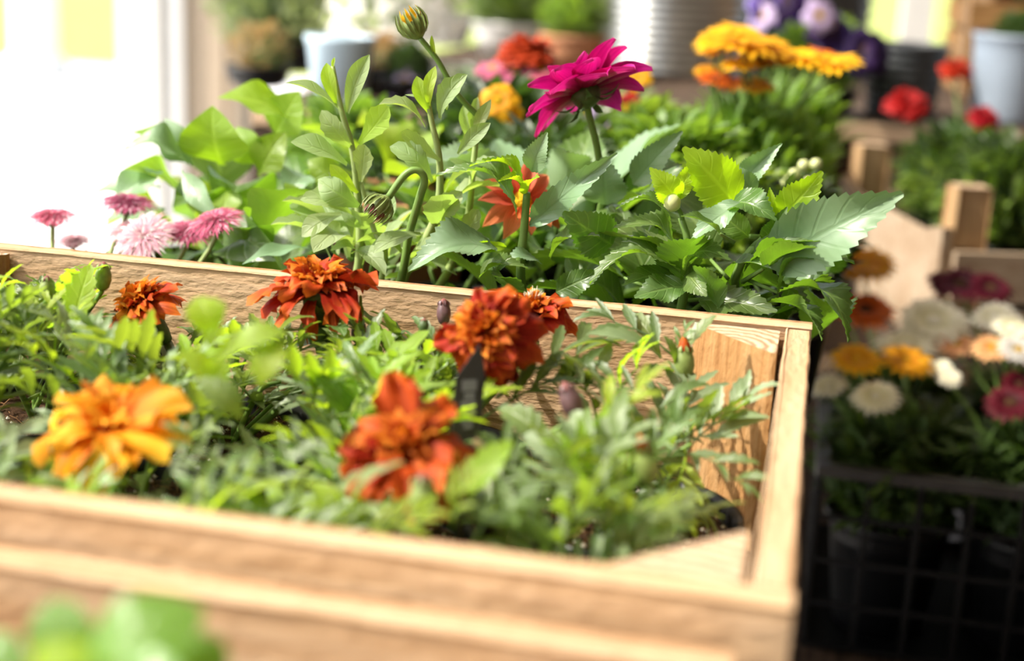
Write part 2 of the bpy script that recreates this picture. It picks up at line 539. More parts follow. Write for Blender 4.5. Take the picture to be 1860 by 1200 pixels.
def leaf_geom(w=0.25, prof='ovate', teeth=0, tooth=0.12, fold=0.25, arch=0.12, nt=12, nx=4, pet=0.0, wave=0.0, tipdrop=0.0, sd=0):
    """leaf from the origin to (0,1,0), arched towards +Z"""
    r = random.Random(sd)
    if teeth:
        nt = teeth * 2
    V, T = [], []
    ph = r.uniform(0, 6)
    for i in range(nt + 1):
        t = i / nt
        if t < pet:
            hw = 0.035
        else:
            q = (t - pet) / (1 - pet)
            if prof == 'ovate':
                hw = w * (math.sin(PI * q ** 0.72) ** 0.9 if 0 < q < 1 else 0)
            elif prof == 'spat':
                hw = w * (math.sin(PI * q ** 1.7) ** 0.75 if 0 < q < 1 else 0) + 0.03 * (1 - q)
            elif prof == 'round':
                hw = w * (math.sin(PI * q) ** 0.55 if 0 < q < 1 else 0)
            else:
                hw = w * (math.sin(PI * q) ** 0.85 if 0 < q < 1 else 0)
            hw = max(hw, 0.004 if t > 0.9 else 0.02)
            if teeth and i % 2 == 1:
                hw *= 1 + tooth
            elif teeth:
                hw *= 1 - tooth * 0.4
        z0 = arch * 4 * t * (1 - t)
        for j in range(nx + 1):
            s = 2 * j / nx - 1
            z = z0 + fold * abs(s) ** 1.3 * hw * (1 if r else 1)
            z += wave * hw * math.sin(t * 11 + ph + (2 if s > 0 else 0)) * abs(s)
            V.append((s * hw, t + (0.03 * abs(s) if teeth and i % 2 else 0), z))
            T.append((s * 0.5 + 0.5, t))
    F = grid_faces(nt + 1, nx + 1)
    return np.array(V), F, np.array(T)


def petal_geom(w=0.4, arch=0.1, curl=0.3, ruff=0.12, notch=0.08, nt=7, nx=6, claw=0.12, cup=0.2, sd=0, point=False):
    r = random.Random(sd)
    V, T = [], []
    ph = r.uniform(0, 6)
    for i in range(nt + 1):
        t = i / nt
        if point:
            hw = w * max(0.03, math.sin(PI * min(1, 0.12 + 0.88 * t) ** 1.1) ** 0.8)
        else:
            hw = claw * (1 - t) + w * (1 - (1 - t) ** 2.2) * (1 if t < 0.8 else 1 - 0.9 * (t - 0.8))
        y0 = t
        z0 = arch * 4 * t * (1 - t) - curl * t * t
        for j in range(nx + 1):
            s = 2 * j / nx - 1
            e = 1 - s * s
            y = y0
            if not point and t > 0.6:
                y = y0 - (t - 0.6) / 0.4 * (0.36 * (1 - e) + notch * (0.5 + 0.5 * math.cos(s * 7 + ph)))
            z = z0 + cup * abs(s) ** 1.5 * hw + ruff * t * t * math.sin(s * 6.5 + ph + t * 2)
            V.append((s * hw, y, z))
            T.append((s * 0.5 + 0.5, t))
    F = grid_faces(nt + 1, nx + 1)
    return np.array(V), F, np.array(T)


def tube_geom(pts, radii, ns=6, cap=True):
    pts = [Vector(p) for p in pts]
    V, T = [], []
    n = len(pts)
    up = Vector((0.13, 0.9, 0.3)).normalized()
    for i, p in enumerate(pts):
        d = (pts[min(i + 1, n - 1)] - pts[max(i - 1, 0)]).normalized()
        a = d.cross(up)
        if a.length < 0.05:
            a = d.cross(Vector((1, 0, 0)))
        a.normalize()
        b = d.cross(a)
        rr = radii[i] if isinstance(radii, (list, tuple)) else radii
        for k in range(ns):
            q = 2 * PI * k / ns
            V.append(p + (a * math.cos(q) + b * math.sin(q)) * rr)
            T.append((k / ns, i / (n - 1)))
    F = grid_faces(n, ns, True)
    if cap:
        F.append(tuple(range(ns - 1, -1, -1)))
        F.append(tuple(range((n - 1) * ns, n * ns)))
    return np.array([tuple(v) for v in V]), F, np.array(T)


def lathe_geom(prof, ns=24, cap0=True, cap1=False):
    """profile of (radius, z)"""
    V, T = [], []
    for i, (r, z) in enumerate(prof):
        for k in range(ns):
            q = 2 * PI * k / ns
            V.append((r * math.cos(q), r * math.sin(q), z))
            T.append((k / ns, i / (len(prof) - 1)))
    F = grid_faces(len(prof), ns, True)
    F = [f[::-1] if False else f for f in F]
    if cap0:
        F.append(tuple(range(ns - 1, -1, -1)))
    if cap1:
        F.append(tuple(range((len(prof) - 1) * ns, len(prof) * ns)))
    return np.array(V), F, np.array(T)


def smooth_path(pts, n=4):
    """Catmull-Rom through the points"""
    P = [Vector(p) for p in pts]
    if len(P) < 3:
        return P
    out = []
    for i in range(len(P) - 1):
        p0, p1, p2, p3 = P[max(i - 1, 0)], P[i], P[i + 1], P[min(i + 2, len(P) - 1)]
        for k in range(n):
            t = k / n
            out.append(0.5 * ((2 * p1) + (p2 - p0) * t + (2 * p0 - 5 * p1 + 4 * p2 - p3) * t * t + (3 * p1 - p0 - 3 * p2 + p3) * t ** 3))
    out.append(P[-1])
    return out


W = {}


def obj(name, me, parent=None, M=None, smooth=None):
    """link mesh me as an object; M is its world matrix"""
    o = bpy.data.objects.new(name, me)
    COL.objects.link(o)
    M = M or Matrix.Identity(4)
    if parent is not None:
        o.parent = parent
        o.matrix_basis = W[parent.name].inverted() @ M
    else:
        o.matrix_basis = M
    W[o.name] = M
    return o


def thing(name, label, cat, loc=(0, 0, 0), group=None, rz=0.0):
    o = bpy.data.objects.new(name, None)
    o.empty_display_size = 0.02
    COL.objects.link(o)
    M = Matrix.Translation(Vector(loc)) @ Matrix.Rotation(rz, 4, 'Z')
    o.matrix_basis = M
    W[o.name] = M
    o['label'] = label
    o['category'] = cat
    if group:
        o['group'] = group
    return o


def tag(o, label, cat, group=None):
    o['label'] = label
    o['category'] = cat
    if group:
        o['group'] = group
    return o


def frame(base, ydir, up, L=1.0, ws=1.0, ts=1.0):
    y = Vector(ydir).normalized()
    z = Vector(up) - y * Vector(up).dot(y)
    if z.length < 1e-3:
        z = y.orthogonal()
    z.normalize()
    x = y.cross(z)
    b = Vector(base)
    return Matrix(((x.x * L * ws, y.x * L, z.x * L * ts, b.x), (x.y * L * ws, y.y * L, z.y * L * ts, b.y),
                   (x.z * L * ws, y.z * L, z.z * L * ts, b.z), (0, 0, 0, 1)))


def axis_frame(c, axis, s=1.0, spin=0.0):
    z = Vector(axis).normalized()
    x = z.orthogonal().normalized()
    y = z.cross(x)
    R = Matrix(((x.x, y.x, z.x), (x.y, y.y, z.y), (x.z, y.z, z.z))) @ Matrix.Rotation(spin, 3, 'Z')
    M = R.to_4x4() @ Matrix.Scale(s, 4)
    M.translation = Vector(c)
    return M


def board_geom(lx, ly, lz, nseg=1, rough=0.0, sd=0, taper=None):
    """board with its long axis on local X, centred; end faces marked by material 1"""
    bv = min(ly, lz) * 0.07
    V, T, F, I = [], [], [], []
    ring = [(-1, -1), (1, -1), (1, 1), (-1, 1)]
    for i in range(nseg + 1):
        x = -lx / 2 + lx * i / nseg
        for a, b in ring:
            for (ba, bb) in (((-a, 0), (0, -b)) if a * b > 0 else ((0, -b), (-a, 0))):
                p = Vector((x, a * ly / 2 + ba * bv, b * lz / 2 + bb * bv))
                if rough:
                    nv = noise.noise_vector(Vector((x * 60 + sd * 7.7, a * 3 + ba, b * 5 + bb))) + 0.5 * noise.noise_vector(Vector((x * 260 + sd, a * 3, b * 5)))
                    p.y += nv.y * rough
                    p.z += nv.z * rough
                V.append(tuple(p))
                T.append((i / nseg, 0))
    n = 8
    for i in range(nseg):
        for k in range(n):
            F.append((i * n + k, (i + 1) * n + k, (i + 1) * n + (k + 1) % n, i * n + (k + 1) % n))
            I.append(0)
    F.append(tuple(range(n)))
    I.append(1)
    F.append(tuple(range(nseg * n + n - 1, nseg * n - 1, -1)))
    I.append(1)
    return V, F, T, I


def board(name, parent, c, size, xdir=(1, 0, 0), up=(0, 0, 1), mat=None, nseg=24, rough=0.0006, sd=0, end=None):
    V, F, T, I = board_geom(*size, nseg, rough, sd)
    me = mesh_from(name, V, F, T, I, (mat or M_WOOD, end or M_END), smooth=False)
    x = Vector(xdir).normalized()
    z = Vector(up).normalized()
    y = z.cross(x)
    M = Matrix(((x.x, y.x, z.x, c[0]), (x.y, y.y, z.y, c[1]), (x.z, y.z, z.z, c[2]), (0, 0, 0, 1)))
    return obj(name, me, parent, M)


def prism_geom(poly, L, nseg=10, rough=0.0, sd=0):
    """polygon in local YZ extruded along X from 0 to L"""
    V, T, F, I = [], [], [], []
    n = len(poly)
    for i in range(nseg + 1):
        x = L * i / nseg
        for k, (a, b) in enumerate(poly):
            nv = noise.noise_vector(Vector((x * 50 + sd, k * 3.1, sd))) * rough
            V.append((x, a + nv.y, b + nv.z))
            T.append((i / nseg, k / n))
    for i in range(nseg):
        for k in range(n):
            F.append((i * n + k, i * n + (k + 1) % n, (i + 1) * n + (k + 1) % n, (i + 1) * n + k))
            I.append(0)
    F.append(tuple(range(n - 1, -1, -1)))
    I.append(1)
    F.append(tuple(range(nseg * n, nseg * n + n)))
    I.append(1)
    return V, F, T, I


def box(name, lo, hi, mat, parent=None, structure=False, bevel=0.0):
    x0, y0, z0 = lo
    x1, y1, z1 = hi
    b = bevel
    V = [(x, y, z) for z in (z0, z1) for (x, y) in ((x0 + b, y0), (x1 - b, y0), (x1, y0 + b), (x1, y1 - b), (x1 - b, y1), (x0 + b, y1), (x0, y1 - b), (x0, y0 + b))] if b else \
        [(x, y, z) for z in (z0, z1) for (x, y) in ((x0, y0), (x1, y0), (x1, y1), (x0, y1))]
    n = len(V) // 2
    c = Vector(((x0 + x1) / 2, (y0 + y1) / 2, (z0 + z1) / 2))
    V = [tuple(Vector(v) - c) for v in V]
    F = [tuple(range(n - 1, -1, -1)), tuple(range(n, 2 * n))] + [(k, (k + 1) % n, n + (k + 1) % n, n + k) for k in range(n)]
    me = mesh_from(name, V, F, [(0, 0)] * len(V), None, (mat,), smooth=False)
    o = obj(name, me, parent, Matrix.Translation(c))
    if structure:
        o['kind'] = 'structure'
    return o


# shared leaf / petal meshes -------------------------------------------------
def variants(name, mat, gens):
    return [mesh_from(name, *g, None, (mat,)) for g in gens]


def mari_leaf(sd):
    """pinnate marigold leaf: rachis with toothed lance-shaped leaflets"""
    r = random.Random(sd)
    mb = MB()
    arch = r.uniform(0.05, 0.28)
    pts = [(0.02 * math.sin(k * 1.3 + sd), k / 6 * 0.78, arch * 4 * (k / 6 * .78) * (1 - k / 6 * .78)) for k in range(7)]
    mb.add(tube_geom(pts, [0.016, 0.015, 0.014, 0.012, 0.01, 0.009, 0.007], 4))
    lf = [leaf_geom(0.105, 'lance', 5, 0.20, 0.45, a, nx=2, sd=k) for k, a in enumerate((0.08, 0.16, 0.0))]
    npair = r.choice((3, 4, 4))
    for k in range(npair):
        t = 0.24 + 0.52 * k / (npair - 1)
        z = arch * 4 * t * (1 - t)
        for s in (-1, 1):
            ang = math.radians(r.uniform(38, 58) - k * 5)
            d = Vector((s * math.sin(ang), math.cos(ang), r.uniform(-0.15, 0.35) + arch * 1.5 * (0.5 - t)))
            L = (0.36 + 0.14 * math.sin(PI * (k + 1.2) / (npair + 1))) * r.uniform(0.85, 1.15)
            mb.add(r.choice(lf), frame((0, t + r.uniform(-.015, .015), z), d, (s * -0.3, 0, 1), L, r.uniform(0.9, 1.25)))
    t = 0.76
    mb.add(lf[1], frame((0, t, arch * 4 * t * (1 - t)), (0.05 * r.uniform(-1, 1), 1, -arch * 1.6), (0, 0, 1), 0.36, 1.1))
    return mb.geom()


MARI_G = [mari_leaf(k) for k in range(9)]
MARI = variants('leaf', L_MARI, MARI_G)
MARIY = variants('leaf', L_MARIY, MARI_G[:4])
MARIP = variants('leaf', L_MARIP, MARI_G)
FINGERP = variants('leaf', L_MARIP, [leaf_geom(0.12, 'lance', 6, 0.18, 0.5, 0.12, nx=2)])
FINGER_G = [leaf_geom(0.13, 'lance', 6, 0.22, 0.4, a, nx=2, sd=k) for k, a in enumerate((0.06, 0.16, 0.25))]
FINGER = variants('leaf', L_MARI, FINGER_G)
FINGERY = variants('leaf', L_MARIY, FINGER_G)
DA_G = [leaf_geom(0.27, 'ovate', t, 0.085, f, a, nx=6, pet=0.0, wave=wv, sd=k)
        for k, (t, f, a, wv) in enumerate(((15, 0.35, 0.10, 0.12), (16, 0.5, 0.20, 0.2), (14, 0.25, 0.06, 0.24), (16, 0.35, 0.32, 0.2)))]
DA = variants('leaf', L_DAHL, DA_G)
DAY = variants('leaf', L_DAHLY, DA_G)
DAP = variants('leaf', L_DAHLP, DA_G)
OS_G = [leaf_geom(0.155, 'spat', tt, 0.10, f, a, nt=14, nx=4, wave=wv, sd=k)
        for k, (tt, f, a, wv) in enumerate(((0, 0.5, 0.10, 0.1), (6, 0.7, 0.2, 0.1), (0, 0.3, 0.28, 0.25), (5, 0.4, -0.05, 0.1)))]
OS = variants('leaf', L_OST, OS_G)
OSY = variants('leaf', L_OSTY, OS_G)
BR_G = [leaf_geom(0.3, 'ovate', 0, 0, f, a, nt=12, nx=6, pet=0.12, wave=wv, sd=k) for k, (f, a, wv) in enumerate(((0.3, 0.15, 0.2), (0.5, 0.3, 0.3), (0.15, 0.08, 0.15)))]
BR = variants('leaf', L_BROAD, BR_G)
BRP = variants('leaf', L_DAHLP, BR_G)
BRD = variants('leaf', L_DAHL, BR_G)
BAS_G = [leaf_geom(0.34, 'round', 0, 0, f, a, nt=12, nx=6, pet=0.1, wave=0.1, sd=k) for k, (f, a) in enumerate(((-0.25, 0.16), (-0.1, 0.3)))]
BAS = variants('leaf', L_BASIL, BAS_G)
SM_G = leaf_geom(0.22, 'ovate', 0, 0, 0.3, 0.15, nt=4, nx=2)
STRAP_G = leaf_geom(0.05, 'lance', 0, 0, 0.3, 0.2, nt=6, nx=2)

PB = [petal_geom(0.40, 0.08, c, r_, n_, nt=9, nx=8, sd=k, cup=cu) for k, (c, r_, n_, cu) in enumerate(((0.22, 0.11, 0.05, 0.2), (0.42, 0.15, 0.06, 0.1), (0.10, 0.13, 0.04, 0.4), (0.6, 0.12, 0.05, 0.0), (-0.1, 0.14, 0.05, 0.3)))]
PS = [petal_geom(0.22, 0.05, c, r_, n_ * 0.3, nt=6, nx=4, sd=k + 9, cup=cu) for k, (c, r_, n_, cu) in enumerate(((0.15, 0.08, 0.1, 0.9), (0.35, 0.1, 0.1, 0.6), (-0.12, 0.08, 0.08, 1.1)))]
PM_G = [petal_geom(0.27, 0.02, c, 0.04, 0, nt=8, nx=6, cup=cu, sd=k, point=True) for k, (c, cu) in enumerate(((0.06, 0.5), (-0.08, 0.7), (0.18, 0.35)))]
PD = petal_geom(0.19, 0.06, 0.12, 0.0, 0.0, nt=3, nx=2, cup=0.2, point=True)
PR_ = petal_geom(0.42, 0.1, 0.2, 0.05, 0.06, nt=3, nx=4, cup=0.2)


def pset(mat, geoms):
    return [mesh_from('petal', *g, None, (mat,)) for g in geoms]


PET = {k: (pset(m, PB), pset(m, PS)) for k, m in (('red', P_RED), ('deep', P_DEEP), ('orange', P_ORNG), ('amber', P_AMBR))}


def place_leaf(parent, meshes, base, tip, up, ws=1.0, name='leaf', ts=1.0):
    base, tip = Vector(base), Vector(tip)
    d = tip - base
    return obj(name, rnd.choice(meshes) if isinstance(meshes, list) else meshes, parent, frame(base, d, up, d.length, ws, ts))


def stem(parent, pts, r0, r1, mat=M_STEM, name='stem', n=4, ns=6):
    P = smooth_path(pts, n)
    k = len(P)
    g = tube_geom(P, [r0 + (r1 - r0) * i / (k - 1) for i in range(k)], ns)
    return obj(name, mesh_from(name, *g, None, (mat,)), parent)


# ------------------------------------------------------------------ the setting
ZG = -0.90
GR = box('floor', (-0.95, -2.6, ZG - 0.1), (1.8, 2.6, ZG), M_FLOOR, structure=True)
box('paving', (-30, -20, ZG - 0.08), (30, 9.9, ZG - 0.012), M_PAVE, structure=True)
box('lawn', (-60, 9.9, ZG - 0.08), (60, 140, ZG - 0.01), M_LAWN, structure=True)
box('sky_blocker_top', (-0.95, -2.6, 1.55), (1.8, 2.75, 1.65), M_BLOCKTOP, structure=True)  # unseen, added to block sky light from above
box('sky_blocker_rear', (-0.95, -2.7, ZG), (1.8, -2.6, 1.55), M_BLOCKSIDE, structure=True)  # unseen, added behind the camera to cut ambient light
box('sky_blocker_right', (1.8, -2.7, ZG), (1.9, 2.6, 1.55), M_BLOCKSIDE, structure=True)  # unseen, added to hold back light from the right

# open doorway at the far left: white posts and a beige jamb
yd = 2500
x0, x1, x2, x3 = [at(u, 180, yd).x for u in (216, 296, 326, 425)]
d1 = thing('door_1', 'tall white painted door frame post beside bright doorway', 'door frame', ((x0 + x1) / 2, 2.5, ZG))
d1['kind'] = 'structure'
for k in ('label', 'category'):
    del d1[k]
box('post', (x0, 2.50, ZG), (x1 - 0.012, 2.60, 1.55), M_WHITEP, d1)
box('post', (x1 - 0.004, 2.52, ZG), (x2, 2.62, 1.55), M_WHITEP, d1)
box('jamb', (x2 + 0.002, 2.54, ZG), (x3, 2.64, 1.55), M_BEIGE, d1)
box('moulding', (x3 - 0.06, 2.525, ZG), (x3 - 0.035, 2.54, 1.55), M_BEIGE, d1)
box('moulding', (x3 - 0.02, 2.52, ZG), (x3 - 0.002, 2.54, 1.55), M_BEIGE, d1)
# post at the right opening
xa, xb = at(1634, 60, 2550).x, at(1692, 60, 2550).x
box('trim_1', (xa, 2.54, ZG), (xb, 2.62, 1.55), M_WHITEP, structure=True)


# white pillar standing on the lawn edge
pc = at(65, 110, 8800)
t = thing('garden_pillar', 'blurred white pillar standing outside at the far left', 'pillar', (pc.x, 8.8, ZG))
V4 = lathe_geom([(0.24, 0.0), (0.24, 0.08), (0.20, 0.12), (0.16, 0.16), (0.15, 1.6), (0.19, 1.68), (0.20, 1.76)], 24, True, True)
obj('shaft', mesh_from('shaft', *V4, None, (M_WHITEP,)), t, Matrix.Translation((pc.x, 8.8, ZG)))


def table(name, label, x0, x1, y0, y1, zt, planks=4, loc=None):
    t = thing(name, label, 'table', ((x0 + x1) / 2, (y0 + y1) / 2, ZG))
    wdt = (x1 - x0) / planks
    for k in range(planks):
        c = (x0 + wdt * (k + 0.5), (y0 + y1) / 2, zt - 0.012)
        board('plank', t, c, (y1 - y0, wdt - 0.004, 0.024), (0, 1, 0), (0, 0, 1), M_TABLE, 6, 0.0, k)
    for x in (x0 + 0.04, x1 - 0.04):
        for y in (y0 + 0.04, y1 - 0.04):
            board('leg', t, (x, y, (ZG + zt - 0.024) / 2), (zt - 0.024 - ZG, 0.05, 0.05), (0, 0, 1), (0, 1, 0), M_TABLE, 2, 0.0)
    for y in (y0 + 0.015, y1 - 0.015):
        board('apron', t, ((x0 + x1) / 2, y, zt - 0.064), (x1 - x0 - 0.002, 0.02, 0.08), (1, 0, 0), (0, 0, 1), M_TABLE, 2, 0.0)
    return t


TZ = -0.122
table('display_table', 'dark wooden display table under the marigold crate', -0.438, 0.003, -0.62, 0.86, TZ, 5)
table('display_table', 'low dark bench carrying the black plastic crate of daisies', -0.008, 0.95, 0.24, 0.66, -0.352, 6)
table('display_table', 'dark bench carrying the wooden crate of red flowers', -0.008, 0.95, 0.664, 1.14, -0.19, 6)
table('display_table', 'raised dark bench at the back carrying the zinc tub', -0.66, 0.95, 1.145, 2.25, -0.03, 8)
table('display_table', 'narrow raised bench carrying the pale blue pot', -0.62, 0.004, 0.865, 1.14, -0.03, 4)

# ------------------------------------------------------------------ wooden crates
HB = 0.070


def crate_wall(t, name, c, length, along, inward, z_top, H, th, sd, mat=M_WOOD, top_h=HB, rough=0.0003):
    """two boards one above the other"""
    zc = z_top - top_h / 2
    board(name, t, (c[0], c[1], zc), (length, th, top_h), along, (0, 0, 1), mat, 60, rough, sd)
    h2 = H - top_h - 0.008
    board(name, t, (c[0], c[1], z_top - top_h - 0.008 - h2 / 2), (length, th, h2), along, (0, 0, 1), mat, 30, rough, sd + 3)


t = thing('wooden_crate', 'rough sawn pine crate filled with potted orange marigolds', 'crate', (-0.213, -0.144, TZ))
TH = 0.011
XL, YF = -0.426, -0.2885
crate_wall(t, 'back_board', (XL / 2, -TH / 2 - 0.0002), -XL, (1, 0, 0), None, 0, 0.112, TH - 0.0004, 1)
crate_wall(t, 'front_board', (XL / 2 - 0.0, YF + TH / 2), -XL, (1, 0, 0), None, 0, 0.112, TH - 0.0006, 5)
crate_wall(t, 'side_board', (-TH / 2, YF / 2), -YF - 2 * TH, (0, 1, 0), None, -0.0008, 0.112, TH - 0.0006, 9)
crate_wall(t, 'side_board', (XL + TH / 2, YF / 2), -YF - 2 * TH, (0, 1, 0), None, -0.0008, 0.112, TH - 0.0006, 13)
for k in range(5):
    board('bottom_slat', t, (XL / 2, YF + 0.03 + k * 0.057, -0.1165), (-XL - 0.004, 0.048, 0.008), (1, 0, 0), (0, 0, 1), M_WOOD, 10, 0.0004, k)
LEG = 0.037
for (cx, cy, sx, sy) in ((-TH, -TH, -1, -1), (XL + TH, -TH, 1, -1), (-TH, YF + TH, -1, 1), (XL + TH, YF + TH, 1, 1)):
    # triangular posts; polygon in local YZ, extrusion along local X = up
    # local axes: X up, Y -> world x, Z -> world y
    poly = [(0.0006 * sx, 0.0006 * sy), (LEG * sx, 0.0006 * sy), (LEG * sx * 0.99, 0.003 * sy), (0.003 * sx, LEG * 1.02 * sy), (0.0006 * sx, LEG * 1.03 * sy)]
    if sx * sy < 0:
        poly = poly[::-1]
    V, F, T_, I = prism_geom(poly, 0.110, 12, 0.0004, cx * 9)
    me = mesh_from('corner_post', V, F, T_, I, (M_POSTW, M_END), smooth=False)
    M = Matrix(((0, 1, 0, cx + 0.0016 * sx), (0, 0, 1, cy), (1, 0, 0, -0.1125), (0, 0, 0, 1)))
    obj('corner_post', me, t, M)

# the crate in front
ZF = -0.0115
t = thing('wooden_crate', 'pine crate in the foreground with a basil plant in it', 'crate', (-0.2, -0.43, TZ))
YB = -0.2910
crate_wall(t, 'back_board', (-0.213, YB - 0.0065), 0.40, (1, 0, 0), None, ZF, 0.100, 0.013, 21, M_WOOD2, 0.072)
crate_wall(t, 'front_board', (-0.213, YB - 0.2825), 0.40, (1, 0, 0), None, ZF, 0.100, 0.011, 27, M_WOOD2, 0.072)
crate_wall(t, 'side_board', (-0.0185, YB - 0.145), 0.262, (0, 1, 0), None, ZF, 0.100, 0.011, 23, M_WOOD2, 0.072)
crate_wall(t, 'side_board', (-0.4075, YB - 0.145), 0.262, (0, 1, 0), None, ZF, 0.100, 0.011, 25, M_WOOD2, 0.072)
for k in range(5):
    board('bottom_slat', t, (-0.213, YB - 0.035 - k * 0.055, -0.1167), (0.39, 0.046, 0.008), (1, 0, 0), (0, 0, 1), M_WOOD2, 4, 0.0, k)

# ------------------------------------------------------------------ pots
def pot(parent, c, r=0.043, h=0.055, ztop=-0.058, mat=M_BLACKP, fill=0.006, sd=0, ns=32, detail=True):
    """thin plastic nursery pot with rolled rim, and its soil"""
    z0 = ztop - h
    pr = [(r * 0.72, z0), (r * 0.93, ztop - 0.008), (r, ztop - 0.0075), (r * 1.03, ztop - 0.004), (r * 1.02, ztop), (r * 0.985, ztop), (r * 0.95, ztop - 0.004), (r * 0.90, ztop - 0.02), (r * 0.7, z0 + 0.002)]
    g = lathe_geom([(a, b - ztop) for a, b in pr], ns, True, True)
    o = obj('pot', mesh_from('pot', *g, None, (mat,)), parent, Matrix.Translation((c[0], c[1], ztop)))
    V, T = [], []
    nr, na = 9, 26
    for i in range(nr):
        rr = r * 0.935 * i / (nr - 1)
        for k in range(na):
            q = 2 * PI * k / na
            x, y = rr * math.cos(q), rr * math.sin(q)
            z = noise.noise(Vector((x * 90 + sd, y * 90, sd))) * 0.003 + noise.noise(Vector((x * 300 + sd, y * 300, sd))) * 0.0015 if i < nr - 1 else -0.002
            V.append((x, y, z))
            T.append((x, y))
    F = grid_faces(nr, na, True)
    obj('soil', mesh_from('soil', V, F, T, None, (M_SOIL,)), parent, Matrix.Translation((c[0], c[1], ztop - fill)))
    if detail:
        mb = MB()
        r_ = random.Random(sd * 13 + 5)
        for k in range(150):
            q, rr = r_.uniform(0, 6.3), r * 0.88 * math.sqrt(r_.random())
            p = Vector((rr * math.cos(q), rr * math.sin(q), r_.uniform(0.000, 0.003)))
            d = Vector((r_.uniform(-1, 1), r_.uniform(-1, 1), r_.uniform(-0.3, 0.5))).normalized() * r_.uniform(0.002, 0.007)
            mb.add(tube_geom([p, p + d * 0.5 + Vector((0, 0, 0.0006)), p + d], 0.00022, 3), None, 0)
        for k in range(60):
            q, rr = r_.uniform(0, 6.3), r * 0.88 * math.sqrt(r_.random())
            p = Vector((rr * math.cos(q), rr * math.sin(q), 0.0018))
            s = r_.uniform(0.0005, 0.0013)
            V = [tuple(p + Vector(v) * s) for v in ((1, 0, 0), (-1, 0.2, 0), (0, 1, 0.1), (0.1, -1, 0), (0, 0, 1), (0, 0.2, -1))]
            mb.add((V, [(0, 2, 4), (2, 1, 4), (1, 3, 4), (3, 0, 4), (2, 0, 5), (1, 2, 5), (3, 1, 5), (0, 3, 5)], [(0, 0)] * 6), None, 1)
        f = obj('soil_fibre', mb.mesh('soil_fibre', (M_FIBRE, M_PERL), False), parent, Matrix.Translation((c[0], c[1], ztop - fill)))
        f['kind'] = 'stuff'
    return o


# ------------------------------------------------------------------ flower heads
def calyx_mesh(L, r, mat=M_CALYX, flare=1.0):
    pr = [(r * 0.28, -L), (r * 0.6, -L * 0.93), (r * 0.85, -L * 0.7), (r * 0.98, -L * 0.4), (r, -L * 0.12), (r * 1.12 * flare, 0.0), (r * 0.9, 0.001)]
    V, F, T = lathe_geom(pr, 15, True, True)
    V = np.array(V)
    for i in range(len(V)):      # ribs
        q = math.atan2(V[i][1], V[i][0])
        k = 1 + 0.07 * math.cos(5 * q)
        V[i][0] *= k
        V[i][1] *= k
    return mesh_from('flower', V, F, T, None, (mat,))


def marigold(parent, c, axis, R, outer='red', inner='orange', nout=11, nin=34, sd=0, cal=None, droop=0.0, mid='red', spread=1.0, crest=1.0, hairs=False, tips=()):
    """c = where the petals leave the calyx; R = petal length"""
    r = random.Random(sd)
    Mx = axis_frame(c, axis, 1.0, sd)
    cl, cr = cal or (R * 0.95, R * 0.25)
    f = obj('flower', calyx_mesh(cl, cr), parent, Mx)
    def pet(kind, big, th, ph, L, r0, ws=1.0, lift=0.0):
        d = Vector((math.sin(th) * math.cos(ph), math.sin(th) * math.sin(ph), math.cos(th)))
        u = Vector((-math.cos(th) * math.cos(ph), -math.cos(th) * math.sin(ph), math.sin(th)))
        b = Vector((r0 * math.cos(ph), r0 * math.sin(ph), lift))
        me = r.choice(PET[kind][0 if big else 1])
        lm = frame(b, d, u + Vector((r.uniform(-.3, .3), r.uniform(-.3, .3), 0)), L, ws)
        obj('petal', me, f, Mx @ lm)
    for k in range(nout):
        ph = 2 * PI * k / nout + r.uniform(-0.15, 0.15)
        pet(outer, True, math.radians(r.uniform(74, 96) + droop * r.uniform(0.3, 1)) * spread, ph, R * r.uniform(0.85, 1.08), cr * 0.7, r.uniform(0.85, 1.15), 0.0)
    for (u, v, yy, ws) in tips:
        q = at(u, v, yy)
        d = q - Vector(c)
        obj('petal', r.choice(PET[outer][0]), f, frame(Vector(c) + d.normalized() * cr * 0.5, d, Vector(axis) + Vector((r.uniform(-.3, .3), r.uniform(-.3, .3), r.uniform(-.3, .3))), d.length * 1.04, ws))
    nm = int(nin * 0.36)
    for k in range(nm):
        ph = 2 * PI * k * 0.618 + r.uniform(-0.2, 0.2)
        pet(mid if k % 3 else outer, True, math.radians(r.uniform(48, 72)) * spread, ph, R * r.uniform(0.58, 0.76), cr * 0.5, r.uniform(0.75, 1.0), cr * 0.2)
    ni = nin - nm
    for k in range(ni):
        q = (k + 0.5) / ni
        ph = 2 * PI * k * 0.618
        pet(inner if k % 4 else mid, False, math.radians(4 + 50 * math.sqrt(q)) * spread, ph, R * crest * r.uniform(0.46, 0.68) * (1 - 0.1 * q), cr * 0.55 * math.sqrt(q), r.uniform(0.9, 1.4), cr * 0.3)
    if hairs:
        mb = MB()
        for k in range(26):
            q = r.uniform(0, 6.3)
            e = r.uniform(0.1, 1.1)
            d = Vector((math.cos(q) * math.sin(e), math.sin(q) * math.sin(e), math.cos(e)))
            b = Vector((math.cos(q), math.sin(q), 0)) * r.uniform(0, R * 0.25) + Vector((0, 0, R * 0.5 * crest))
            mb.add(tube_geom([b, b + d * R * r.uniform(0.12, 0.3)], [0.0003, 0.0001], 3))
        h = obj('dry_florets', mb.mesh('dry_florets', (M_HAIR,)), f, Mx)
        h['kind'] = 'stuff'
    return f, Mx @ Vector((0, 0, -cl))


